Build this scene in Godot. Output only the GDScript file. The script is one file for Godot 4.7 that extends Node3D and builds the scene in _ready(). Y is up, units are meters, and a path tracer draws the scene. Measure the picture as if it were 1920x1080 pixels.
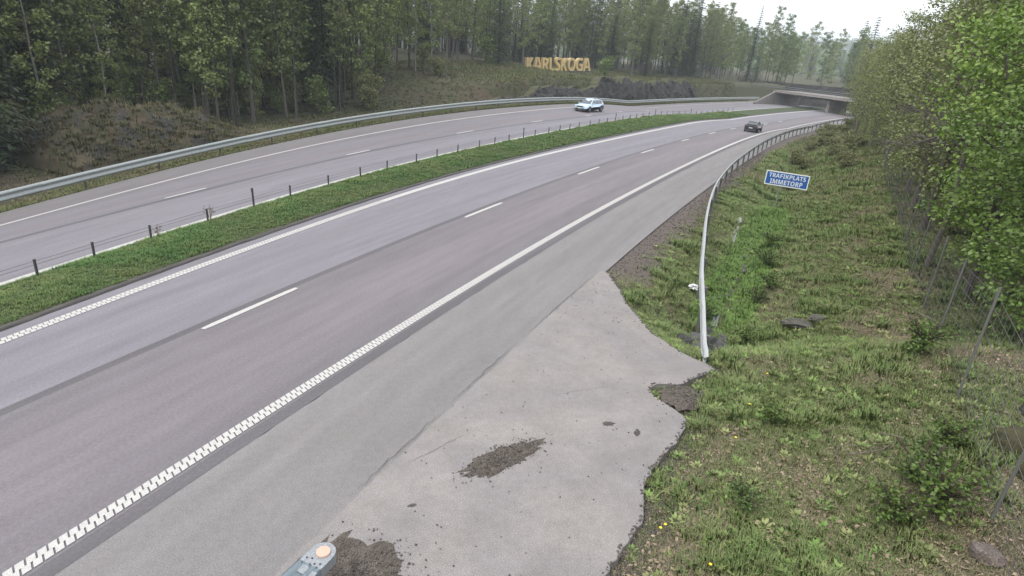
extends Node3D
# A motorway seen from a camera mast: two carriageways, a grass median, a wooded bank with a ditch, forest and a bridge beyond.
# Everything on the ground is laid out along the road: s metres along the right edge line, d metres to its left.

const EDGE_R := [-0.09, -0.03, 0.04, 0.11, 0.17, 0.24, 0.31, 0.39, 0.48, 0.60, 0.76, 0.96, 1.22, 1.53, 1.89, 2.30, 2.74, 3.20, 3.66, 4.10, 4.52, 4.90, 5.26, 5.60, 5.93, 6.26, 6.60, 6.93, 7.26, 7.60, 7.93, 8.27, 8.60, 8.93]
const DASH_N := [3.71, 3.83, 3.95, 4.06, 4.18, 4.30, 4.41, 4.52, 4.62, 4.73, 4.86, 5.01, 5.19, 5.42, 5.69, 6.01, 6.37, 6.74, 7.15, 7.58, 8.02, 8.40, 8.76, 9.10, 9.43, 9.76, 10.10, 10.43, 10.76, 11.10, 11.43, 11.77, 12.10, 12.43]
const EDGE_L := [5.76, 6.28, 6.80, 7.31, 7.83, 8.34, 8.78, 9.12, 9.33, 9.43, 9.47, 9.50, 9.58, 9.74, 9.99, 10.33, 10.75, 11.31, 11.88, 12.40, 12.82, 13.20, 13.56, 13.90, 14.23, 14.56, 14.90, 15.23, 15.56, 15.90, 16.23, 16.57, 16.90, 17.23]
const MEDIAN_FAR := [9.44, 10.07, 10.71, 11.35, 11.99, 12.63, 13.19, 13.63, 13.94, 14.14, 14.28, 14.43, 14.64, 14.91, 15.27, 15.71, 16.25, 16.86, 17.43, 17.90, 18.22, 18.60, 18.96, 19.30, 19.63, 19.96, 20.30, 20.63, 20.96, 21.30, 21.63, 21.97, 22.30, 22.63]
const DASH_F := [16.83, 17.07, 17.31, 17.55, 17.79, 18.03, 18.27, 18.51, 18.71, 18.86, 18.94, 18.99, 19.04, 19.09, 19.16, 19.38, 19.82, 20.59, 21.19, 21.70, 22.04, 22.43, 22.78, 23.12, 23.46, 23.79, 24.13, 24.46, 24.79, 25.13, 25.46, 25.79, 26.13, 26.46]
const EDGE_F := [16.80, 17.61, 18.43, 19.25, 20.06, 20.88, 21.68, 22.36, 22.88, 23.21, 23.43, 23.58, 23.70, 23.84, 24.04, 24.32, 24.72, 25.33, 25.97, 26.53, 26.92, 27.30, 27.66, 28.00, 28.33, 28.66, 29.00, 29.33, 29.66, 30.00, 30.33, 30.67, 31.00, 31.33]
const CURVE_R := 333.0
const HEADING := 0.3927
const CURVE_X := -7.98 + 333.0 * 0.92388
const CURVE_Z := 333.0 * 0.38268
const ANGLE0 := 0.3927 + PI

var rng := RandomNumberGenerator.new()
var noise := FastNoiseLite.new()
var rough_noise := FastNoiseLite.new()
var mats := {}
var used_names := {}


func _ready() -> void:
	rng.seed = 1830
	noise.seed = 7
	noise.frequency = 1.0
	noise.fractal_octaves = 3
	rough_noise.seed = 21
	rough_noise.frequency = 1.0
	rough_noise.noise_type = FastNoiseLite.TYPE_CELLULAR
	rough_noise.cellular_return_type = FastNoiseLite.RETURN_CELL_VALUE
	set_camera()
	set_light()
	make_materials()
	build_ground()
	build_roads()
	build_far_land()
	build_median_barrier()
	build_rails()
	build_bridge()
	build_signs()
	build_cars()
	build_left_rocks()
	build_right_fence()
	build_left_fence()
	build_forest()
	build_right_trees()
	build_bank_details()
	build_grass()


func set_camera() -> void:
	var cam := Camera3D.new()
	cam.name = "camera"
	var pitch := 0.387
	var roll := 0.074
	var fwd := Vector3(0, -sin(pitch), -cos(pitch))
	var right := Vector3(1, 0, 0)
	var up := right.cross(fwd)
	var r2 := right * cos(roll) + up * sin(roll)
	var u2 := -right * sin(roll) + up * cos(roll)
	cam.transform = Transform3D(Basis(r2, u2, -fwd), Vector3(0, 6.43, 0))
	cam.fov = rad_to_deg(2.0 * atan(540.0 / 1100.0))
	cam.near = 0.1
	cam.far = 9000.0
	add_child(cam)
	cam.current = true


func set_light() -> void:
	var env := Environment.new()
	env.background_mode = Environment.BG_SKY
	var sky_mat := ProceduralSkyMaterial.new()
	sky_mat.sky_top_color = Color(0.85, 0.86, 0.88)
	sky_mat.sky_horizon_color = Color(0.92, 0.925, 0.93)
	sky_mat.sky_curve = 0.25
	sky_mat.ground_bottom_color = Color(0.30, 0.31, 0.29)
	sky_mat.ground_horizon_color = Color(0.62, 0.64, 0.64)
	sky_mat.sun_angle_max = 1.0
	var sky := Sky.new()
	sky.sky_material = sky_mat
	env.sky = sky
	env.tonemap_mode = Environment.TONE_MAPPER_LINEAR
	env.tonemap_exposure = 2.9
	env.sdfgi_enabled = true
	env.ssao_enabled = true
	env.ssil_enabled = true
	env.fog_enabled = true
	env.fog_density = 0.0006
	env.fog_light_color = Color(0.86, 0.90, 0.93)
	var w := WorldEnvironment.new()
	w.name = "world"
	w.environment = env
	add_child(w)
	var sun := DirectionalLight3D.new()
	sun.name = "sun"
	sun.light_color = Color(1.0, 0.97, 0.93)
	sun.light_energy = 0.3
	sun.light_angular_distance = 25.0
	sun.shadow_enabled = true
	add_child(sun)
	sun.look_at_from_position(Vector3(-30, 60, 25), Vector3.ZERO)


# ---------- laying out along the road ----------
func tab(t: Array, s: float) -> float:
	var i := clampf((s + 10.0) / 5.0, 0.0, t.size() - 1.001)
	var k := int(i)
	var a: float = t[maxi(k - 1, 0)]
	var b: float = t[k]
	var c: float = t[k + 1]
	var d: float = t[mini(k + 2, t.size() - 1)]
	return cubic_interpolate(b, c, a, d, i - k) + maxf(0.0, s - 155.0) * 0.06


func sm(a: float, b: float, x: float) -> float:
	return smoothstep(a, b, x)


func hr(s0: float, d0: float) -> float:
	var a := clampf(s0, -10.0, 95.0) / 100.0
	var b := clampf(d0, -4.0, 26.0) / 10.0
	return -0.5562 * b - 0.392 * b * b + 0.0294 * a - 0.8133 * a * a - 0.7072 * a * a * a + 1.4608 * a * b - 0.6414 * a * a * b + 1.4539 * a * b * b - 1.1475 * a * a * b * b


func flat(s: float, d: float) -> Vector3:
	var a := ANGLE0 + s / CURVE_R
	return Vector3(CURVE_X + (CURVE_R + d) * cos(a), 0, CURVE_Z + (CURVE_R + d) * sin(a))


func on_road(s: float, d: float, y := 0.0) -> Vector3:
	var p := flat(s, d)
	p.y = hr(s, d) + y
	return p


func bank(s: float, q: float) -> float:
	var far := sm(45, 100, s)
	var very := sm(88, 112, s)
	var dit := sm(16.2, 19.5, s) * (1.0 - 0.5 * sm(45, 70, s)) * (1.0 - very)
	var b0 := 6.9 - 2.2 * far - 0.5 * very
	if q < b0:
		return -0.75 * dit * sm(3.9, b0 - 0.6, q) - 0.05 * sm(3.0, 4.0, q)
	var a := q - b0
	var reach := 4.3 + 3.0 * far
	return -0.75 * dit - 0.05 + (0.35 + 0.22 * far + 0.35 * very) * minf(a, reach) + 0.16 * maxf(0.0, a - reach)


func bumps(x: float, z: float) -> float:
	return 0.07 * noise.get_noise_2d(x * 0.35, z * 0.35) + 0.03 * noise.get_noise_2d(x * 1.3 + 40.0, z * 1.3)


func ground_right(s: float, q: float) -> float:
	# q metres to the right of the edge line
	var d := tab(EDGE_R, s) - q
	var p := flat(s, d)
	var y := hr(s, d) + bank(s, q)
	y += bumps(p.x, p.z) * sm(3.6, 5.5, q) * (1.0 if q > 7.2 or s > 17.0 else 0.0)
	return y - 0.045 * (1.0 - sm(3.0, 3.5, q) * sm(19.0, 21.0, s))


func right_at(s: float, d: float, y := 0.0) -> Vector3:
	var p := flat(s, d)
	p.y = ground_right(s, tab(EDGE_R, s) - d) + y
	return p


func ground_left(s: float, q: float) -> float:
	# q metres beyond the far carriageway's outer edge line
	var d := tab(EDGE_F, s) + q
	var p := flat(s, d)
	var y := hr(s, d) - 0.05
	var hill := sm(38, 66, s)
	var wide := lerpf(11.0, 1.3, sm(50, 66, s))
	var top := lerpf(2.2, 3.3, sm(60, 92, s)) * hill
	y += top * sm(5.6, 5.6 + wide, q)
	y += (0.055 * hill + 0.02) * clampf(q - 6.0, 0.0, 30.0)
	y -= 0.15 * sm(2.6, 3.4, q) * (1.0 - hill)
	y += bumps(p.x, p.z) * 2.6 * sm(3.2, 6.0, q)
	return y


func left_at(s: float, d: float, y := 0.0) -> Vector3:
	var p := flat(s, d)
	p.y = ground_left(s, d - tab(EDGE_F, s)) + y
	return p


func along(s: float, d: float) -> float:
	# turn about y of a thing whose -z points along the road
	var a := flat(s - 0.1, d)
	var b := flat(s + 0.1, d)
	return atan2(-(b.x - a.x), -(b.z - a.z))


# ---------- mesh building ----------
class Shape:
	var v := PackedVector3Array()
	var n := PackedVector3Array()
	var c := PackedColorArray()
	var t := PackedInt32Array()
	var col := Color.WHITE

	func vert(p: Vector3, nn: Vector3) -> int:
		v.append(p)
		n.append(nn)
		c.append(col)
		return v.size() - 1

	func tri(a: Vector3, b: Vector3, d: Vector3, out := Vector3.ZERO) -> void:
		var nn := (d - a).cross(b - a)
		if nn.length_squared() < 1e-16:
			return
		nn = nn.normalized()
		if out != Vector3.ZERO and nn.dot(out) < 0.0:
			var k := b
			b = d
			d = k
			nn = -nn
		var i := vert(a, nn)
		vert(b, nn)
		vert(d, nn)
		t.append_array(PackedInt32Array([i, i + 1, i + 2]))

	func quad(a: Vector3, b: Vector3, d: Vector3, e: Vector3, out := Vector3.ZERO) -> void:
		tri(a, b, d, out)
		tri(a, d, e, out)

	func box(tf: Transform3D, size: Vector3, taper := 1.0) -> void:
		var h := size * 0.5
		var p := []
		for i in 8:
			var q := Vector3(h.x if i & 1 else -h.x, h.y if i & 2 else -h.y, h.z if i & 4 else -h.z)
			if i & 2:
				q.x *= taper
				q.z *= taper
			p.append(tf * q)
		var m := tf.origin
		for f in [[0, 1, 3, 2], [4, 5, 7, 6], [0, 1, 5, 4], [2, 3, 7, 6], [0, 2, 6, 4], [1, 3, 7, 5]]:
			var mid: Vector3 = (p[f[0]] + p[f[1]] + p[f[2]] + p[f[3]]) * 0.25
			quad(p[f[0]], p[f[1]], p[f[2]], p[f[3]], mid - m)

	func tube(points: Array, radii: Array, sides := 6, capped := true) -> void:
		# smooth round tube through the points
		var first := -1
		var up := Vector3.UP
		var count := points.size()
		for k in count:
			var dir: Vector3 = (points[mini(k + 1, count - 1)] - points[maxi(k - 1, 0)]).normalized()
			if absf(dir.dot(up)) > 0.95:
				up = Vector3.RIGHT
			var x := dir.cross(up).normalized()
			var y := x.cross(dir).normalized()
			up = y
			var r: float = radii[k]
			for j in sides:
				var a := TAU * j / sides
				var o := x * cos(a) + y * sin(a)
				var i := vert(points[k] + o * r, o)
				if first < 0:
					first = i
		for k in count - 1:
			for j in sides:
				var a := first + k * sides + j
				var b := first + k * sides + (j + 1) % sides
				_face(a, b, b + sides)
				_face(a, b + sides, a + sides)
		if capped:
			for k in [0, count - 1]:
				var dir: Vector3 = (points[0] - points[1]) if k == 0 else (points[count - 1] - points[count - 2])
				var base: int = first + k * sides
				for j in range(1, sides - 1):
					tri(v[base], v[base + j], v[base + j + 1], dir)

	func _face(a: int, b: int, d: int) -> void:
		var nn := (v[d] - v[a]).cross(v[b] - v[a])
		if nn.dot(n[a] + n[b] + n[d]) < 0.0:
			t.append_array(PackedInt32Array([a, d, b]))
		else:
			t.append_array(PackedInt32Array([a, b, d]))

	func leaf(at: Vector3, dir: Vector3, side: Vector3, long: float, wide: float) -> void:
		var nn := dir.cross(side).normalized()
		if nn.y < 0.0:
			nn = -nn
		var i := vert(at, nn)
		vert(at + dir * long * 0.45 + side * wide * 0.5, nn)
		vert(at + dir * long, nn)
		vert(at + dir * long * 0.45 - side * wide * 0.5, nn)
		var f := (v[i + 2] - v[i]).cross(v[i + 1] - v[i])
		if f.dot(nn) < 0.0:
			t.append_array(PackedInt32Array([i, i + 2, i + 1, i, i + 3, i + 2]))
		else:
			t.append_array(PackedInt32Array([i, i + 1, i + 2, i, i + 2, i + 3]))

	func grid(rows: int, cols: int, point: Callable, colour: Callable, upward := Vector3.UP) -> void:
		var first := v.size()
		for i in rows:
			for j in cols:
				v.append(point.call(i, j))
				c.append(colour.call(i, j))
				n.append(Vector3.ZERO)
		for i in rows - 1:
			for j in cols - 1:
				var a := first + i * cols + j
				var b := a + 1
				var d := a + cols
				var e := d + 1
				for f in [[a, b, e], [a, e, d]]:
					var nn: Vector3 = (v[f[2]] - v[f[0]]).cross(v[f[1]] - v[f[0]])
					if nn.dot(upward) < 0.0:
						nn = -nn
						t.append_array(PackedInt32Array([f[0], f[2], f[1]]))
					else:
						t.append_array(PackedInt32Array([f[0], f[1], f[2]]))
					for k in f:
						n[k] += nn
		for k in range(first, v.size()):
			n[k] = n[k].normalized() if n[k].length_squared() > 1e-18 else upward

	func mesh(m: Material) -> ArrayMesh:
		var a := []
		a.resize(Mesh.ARRAY_MAX)
		a[Mesh.ARRAY_VERTEX] = v
		a[Mesh.ARRAY_NORMAL] = n
		a[Mesh.ARRAY_COLOR] = c
		a[Mesh.ARRAY_INDEX] = t
		var o := ArrayMesh.new()
		if v.is_empty():
			return o
		o.add_surface_from_arrays(Mesh.PRIMITIVE_TRIANGLES, a)
		o.surface_set_material(0, m)
		return o


func numbered(called: String) -> String:
	var k: int = used_names.get(called, 0)
	used_names[called] = k + 1
	return called if k == 0 else "%s_%03d" % [called, k]


func part(called: String, m: Mesh, parent: Node, tf := Transform3D()) -> MeshInstance3D:
	var o := MeshInstance3D.new()
	o.name = called
	o.mesh = m
	o.transform = tf
	parent.add_child(o, true)
	return o


func top(called: String, m: Mesh, tf := Transform3D()) -> MeshInstance3D:
	var o := MeshInstance3D.new()
	o.name = numbered(called)
	o.mesh = m
	o.transform = tf
	add_child(o)
	return o


func struct(called: String, m: Mesh) -> MeshInstance3D:
	var o := top(called, m)
	o.set_meta("kind", "structure")
	return o


func thing(called: String, label: String, category: String, tf := Transform3D(), group := "") -> Node3D:
	var o := Node3D.new()
	o.name = numbered(called)
	o.transform = tf
	add_child(o)
	tag(o, label, category, group)
	return o


func tag(o: Node, label: String, category: String, group := "") -> void:
	o.set_meta("label", label)
	o.set_meta("category", category)
	if group:
		o.set_meta("group", group)


func copy(o: Node3D, called: String, tf: Transform3D, label := "", group := "") -> Node3D:
	var c: Node3D = o.duplicate()
	c.name = numbered(called)
	add_child(c)
	c.transform = tf
	if label:
		c.set_meta("label", label)
	if group:
		c.set_meta("group", group)
	return c


func stuff(called: String, m: Mesh, places: Array, colours: Array, label: String, category: String, parent: Node = self) -> MultiMeshInstance3D:
	var mm := MultiMesh.new()
	mm.transform_format = MultiMesh.TRANSFORM_3D
	mm.use_colors = not colours.is_empty()
	mm.mesh = m
	mm.instance_count = places.size()
	for i in places.size():
		mm.set_instance_transform(i, places[i])
		if not colours.is_empty():
			mm.set_instance_color(i, colours[i])
	var o := MultiMeshInstance3D.new()
	o.name = numbered(called) if parent == self else called
	o.multimesh = mm
	parent.add_child(o, true)
	o.set_meta("kind", "stuff")
	if parent == self:
		o.set_meta("label", label)
		o.set_meta("category", category)
	return o


func turned(y: float, at: Vector3, size := 1.0, tilt := Vector3.ZERO) -> Transform3D:
	var b := Basis.from_euler(Vector3(tilt.x, y, tilt.z))
	return Transform3D(b.scaled(Vector3.ONE * size), at)


# ---------- materials ----------
func speckle(px: int, seed_of: int, low: float, high: float, fine: float, coarse: float, tint := Color.WHITE) -> ImageTexture:
	# grain of a surface: fine grit over coarse blotches, seamless
	var a := FastNoiseLite.new()
	a.seed = seed_of
	a.frequency = fine
	a.noise_type = FastNoiseLite.TYPE_SIMPLEX
	a.fractal_octaves = 2
	var b := FastNoiseLite.new()
	b.seed = seed_of + 1
	b.frequency = coarse
	b.fractal_octaves = 4
	var ia := a.get_seamless_image(px, px)
	var ib := b.get_seamless_image(px, px)
	var im := Image.create(px, px, false, Image.FORMAT_RGB8)
	for y in px:
		for x in px:
			var f := ia.get_pixel(x, y).r
			var k := 0.72 * f + 0.28 * ib.get_pixel(x, y).r
			var w := lerpf(low, high, k)
			var g := clampf((f - 0.72) * 3.0, 0.0, 1.0)
			im.set_pixel(x, y, Color(w, w, w).lerp(Color(w, w, w) * tint * 1.25, g))
	return ImageTexture.create_from_image(im)


func mat(called: String, colour: Color, rough := 0.8, tex: Texture2D = null, scale := 1.0, metal := 0.0) -> StandardMaterial3D:
	var m := StandardMaterial3D.new()
	m.resource_name = called
	m.albedo_color = colour.linear_to_srgb()
	m.albedo_color.a = 1.0
	m.roughness = rough
	m.metallic = metal
	m.vertex_color_use_as_albedo = true
	m.cull_mode = BaseMaterial3D.CULL_DISABLED
	if tex:
		m.albedo_texture = tex
		m.uv1_triplanar = true
		m.uv1_world_triplanar = true
		m.uv1_scale = Vector3.ONE * scale
	mats[called] = m
	return m


func make_materials() -> void:
	var grit := speckle(512, 3, 0.60, 1.0, 0.30, 0.05, Color(1.0, 0.97, 0.97))
	var soil := speckle(512, 9, 0.35, 1.0, 0.12, 0.03, Color(1.0, 0.9, 0.8))
	var rock := speckle(512, 15, 0.4, 1.0, 0.05, 0.012, Color(0.95, 0.97, 1.0))
	mat("asphalt", Color.WHITE, 0.9, grit, 0.45)
	mat("old_asphalt", Color.WHITE, 0.92, speckle(512, 33, 0.74, 1.0, 0.22, 0.04, Color(1.0, 0.98, 0.96)), 0.3)
	mat("paint", Color(0.54, 0.535, 0.52), 0.7, speckle(256, 41, 0.72, 1.0, 0.2, 0.03), 0.8)
	mat("soil", Color.WHITE, 0.95, soil, 0.5)
	mat("rock", Color.WHITE, 0.85, rock, 0.35)
	mat("stone", Color.WHITE, 0.9, rock, 1.4)
	mat("zinc", Color(0.34, 0.37, 0.37), 0.55, speckle(256, 51, 0.8, 1.0, 0.1, 0.02), 0.7, 0.35)
	mat("zinc_bright", Color(0.42, 0.44, 0.45), 0.5, speckle(256, 52, 0.82, 1.0, 0.1, 0.02), 0.9, 0.3)
	mat("dark_steel", Color(0.075, 0.07, 0.075), 0.6, null, 1.0, 0.4)
	mat("wire", Color(0.16, 0.16, 0.155), 0.5, null, 1.0, 0.5)
	mat("fence_steel", Color(0.13, 0.13, 0.125), 0.55, null, 1.0, 0.3)
	mat("concrete", Color(0.30, 0.275, 0.265), 0.9, speckle(256, 61, 0.6, 1.0, 0.06, 0.015), 0.25)
	mat("bark", Color.WHITE, 0.95, speckle(256, 71, 0.35, 1.0, 0.05, 0.02), 1.6)
	var leaf := mat("leaf", Color.WHITE, 0.55)
	leaf.backlight = Color(0.55, 0.6, 0.3)
	leaf.backlight_enabled = true
	var blade := mat("blade", Color.WHITE, 0.7)
	blade.backlight = Color(0.4, 0.45, 0.25)
	blade.backlight_enabled = true
	mat("needle", Color.WHITE, 0.7)
	mat("plain", Color.WHITE, 0.7)
	var glass := mat("car_glass", Color(0.035, 0.045, 0.06), 0.06)
	glass.metallic_specular = 0.7
	mat("tyre", Color(0.02, 0.02, 0.022), 0.85)
	var water := mat("water", Color(0.05, 0.055, 0.05), 0.05)
	water.metallic_specular = 0.6


# ---------- ground ----------
func litter(x: float, z: float) -> float:
	# 0 green grass, 1 brown litter
	return clampf(0.5 + 1.1 * noise.get_noise_2d(x * 0.22 + 11.0, z * 0.22) + 0.6 * noise.get_noise_2d(x * 0.9, z * 0.9 + 31.0), 0.0, 1.0)


func bank_brown(s: float, q: float, p: Vector3) -> float:
	var near_fence := sm(9.3, 10.8, q)
	var low := 1.0 - sm(9.0, 14.0, s)
	var k := litter(p.x, p.z) - 0.44 + 0.50 * near_fence + 0.40 * low
	k += 0.15 * sm(33, 44, s)
	return clampf(k, 0.0, 1.0)


func build_ground() -> void:
	# far below everything, out to the horizon
	var base := Shape.new()
	base.col = Color(0.05, 0.07, 0.03)
	base.quad(Vector3(-4000, -9, -8000), Vector3(6000, -9, -8000), Vector3(6000, -9, 600), Vector3(-4000, -9, 600), Vector3.UP)
	struct("ground", base.mesh(mats.soil))
	# the right-hand verge, ditch and bank
	var ss := []
	var s := -14.0
	while s < 230.0:
		ss.append(s)
		s += 0.3 if s < 34.0 else (0.8 if s < 70.0 else 2.5)
	var qs := []
	var q := 2.6
	while q < 190.0:
		qs.append(q)
		q += 0.22 if q < 12.5 else (0.22 + (q - 12.5) * 0.12)
	var r := Shape.new()
	r.grid(ss.size(), qs.size(),
		func(i, j): return right_at(ss[i], tab(EDGE_R, ss[i]) - qs[j]),
		func(i, j):
			var p := flat(ss[i], tab(EDGE_R, ss[i]) - qs[j])
			var b := bank_brown(ss[i], qs[j], p)
			var green := Color(0.165, 0.205, 0.068)
			var brown := Color(0.215, 0.178, 0.125)
			var c := green.lerp(brown, b)
			c = c.lerp(Color(0.19, 0.155, 0.14), (1.0 - sm(4.0, 4.9, qs[j] + 0.5 * noise.get_noise_2d(p.x * 2.0, p.z * 2.0))) * sm(20.0, 21.5, ss[i]))
			if ss[i] < 20.0:
				c = c.lerp(Color(0.12, 0.10, 0.085), 1.0 - sm(7.0, 7.8, qs[j] + 0.4 * noise.get_noise_2d(p.x * 2.0, p.z * 2.0)))
			return c)
	struct("embankment", r.mesh(mats.soil))
	# the left-hand verge and forest floor
	ss = []
	s = -10.0
	while s < 260.0:
		ss.append(s)
		s += 0.8 if s < 75.0 else 1.5
	qs = []
	q = 2.3
	while q < 320.0:
		qs.append(q)
		q += 0.35 if q < 8.0 else (0.35 + (q - 8.0) * 0.1)
	var l := Shape.new()
	l.grid(ss.size(), qs.size(),
		func(i, j): return left_at(ss[i], tab(EDGE_F, ss[i]) + qs[j]),
		func(i, j):
			var p := flat(ss[i], tab(EDGE_F, ss[i]) + qs[j])
			var k := litter(p.x * 0.6, p.z * 0.6)
			var c := Color(0.10, 0.115, 0.05).lerp(Color(0.15, 0.12, 0.08), k)
			if ss[i] > 60.0:
				c = c.lerp(Color(0.13, 0.145, 0.06), 0.5 * sm(60, 80, ss[i]))
			return c)
	struct("forest_floor", l.mesh(mats.soil))
	# the median's soil
	ss = []
	s = -10.0
	while s < 150.0:
		ss.append(s)
		s += 0.8
	var m := Shape.new()
	m.grid(ss.size(), 13,
		func(i, j):
			var t: float = j / 12.0
			var a := tab(EDGE_L, ss[i]) + 0.86
			var b := tab(MEDIAN_FAR, ss[i]) - 0.12
			return on_road(ss[i], lerpf(a, b, t), 0.02 + 0.10 * sin(PI * t) + 0.03 * noise.get_noise_2d(ss[i] * 1.1, t * 8.0)),
		func(_i, j): return Color(0.07, 0.11, 0.03).lerp(Color(0.13, 0.11, 0.07), 0.7 if j == 0 else 0.0))
	struct("median_soil", m.mesh(mats.soil))


# ---------- roads ----------
func road_sheet(s0: float, s1: float, step: float, columns: Array, y: float) -> Shape:
	# columns: [function of s giving d, colour left of it ...]; neighbouring columns with one d make a sharp seam
	var sh := Shape.new()
	var ss := []
	var s := s0
	while s <= s1:
		ss.append(s)
		s += step if s < 60.0 else step * 2.0
	for k in columns.size() - 1:
		if columns[k].size() > 2 and columns[k][2]:
			continue
		var ca: Color = columns[k][1]
		var cb: Color = columns[k + 1][1]
		var da: Callable = columns[k][0]
		var db: Callable = columns[k + 1][0]
		sh.grid(ss.size(), 9,
			func(i, j): return on_road(ss[i], lerpf(da.call(ss[i]), db.call(ss[i]), j / 8.0), y),
			func(i, j):
				var d: float = lerpf(da.call(ss[i]), db.call(ss[i]), j / 8.0)
				var w := 1.0 + 0.16 * noise.get_noise_2d(ss[i] * 0.07, d * 1.9) + 0.10 * noise.get_noise_2d(ss[i] * 0.9, d * 2.3)
				return ca.lerp(cb, j / 8.0) * Color(w, w, w))
	return sh


func line_strip(t: Array, off: float, wide: float, s0: float, s1: float, y: float) -> Shape:
	var sh := Shape.new()
	var n := maxi(2, int((s1 - s0) / 0.8) + 1)
	sh.grid(n, 2,
		func(i, j):
			var s: float = lerpf(s0, s1, i / float(n - 1))
			return on_road(s, tab(t, s) + off + (j - 0.5) * wide, y),
		func(_i, _j): return Color.WHITE)
	return sh


func dashes(parent: Node, t: Array, spans: Array, wide: float) -> void:
	for sp in spans:
		var sh := Shape.new()
		# a slab of paint with worn, slightly rounded ends
		var n := 10
		sh.grid(n, 2,
			func(i, j):
				var s: float = lerpf(sp[0], sp[1], i / float(n - 1))
				var w := wide * (0.72 if i == 0 or i == n - 1 else 1.0)
				return on_road(s, tab(t, s) + (j - 0.5) * w, 0.012),
			func(_i, _j): return Color.WHITE)
		part("lane_dash", sh.mesh(mats.paint), parent)


func chain_cell(s: float, t: Array, off: float, period: float, row: int, wide: float) -> Shape:
	# one slanted block of a profiled edge line
	var sh := Shape.new()
	var half := wide * 0.5
	var d0 := tab(t, s) + off + (0.0 if row == 0 else -half)
	var lean := period * 0.40
	var long := period * 0.80
	var a := on_road(s, d0, 0.007)
	var b := on_road(s + long, d0, 0.007)
	var c := on_road(s + long + lean, d0 + half, 0.007)
	var d := on_road(s + lean, d0 + half, 0.007)
	var up := Vector3(0, 0.007, 0)
	sh.quad(a + up, b + up, c + up, d + up, Vector3.UP)
	var mid := (a + c) * 0.5
	for e in [[a, b], [b, c], [c, d], [d, a]]:
		sh.quad(e[0], e[1], e[1] + up, e[0] + up, (e[0] + e[1]) * 0.5 - mid)
	return sh


func profiled_line(parent: Node, t: Array, off: float, wide: float, period: float, s0: float, singles: float, s1: float, solid: Array) -> void:
	var far := Shape.new()
	var s := s0
	while s < s1:
		var inside := false
		for z in solid:
			inside = inside or (s > z[0] and s < z[1])
		if not inside:
			for row in 2:
				var sh := chain_cell(s + (0.0 if row == 0 else period * 0.1), t, off, period, row, wide)
				if s < singles:
					part("marking_block", sh.mesh(mats.paint), parent)
				else:
					var k := far.v.size()
					far.v.append_array(sh.v)
					far.n.append_array(sh.n)
					far.c.append_array(sh.c)
					for x in sh.t:
						far.t.append(x + k)
		s += period
	var o := part("marking_blocks", far.mesh(mats.paint), parent)
	o.set_meta("kind", "stuff")
	for z in solid:
		part("edge_line", line_strip(t, off, wide, z[0], z[1], 0.012).mesh(mats.paint), parent)


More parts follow.
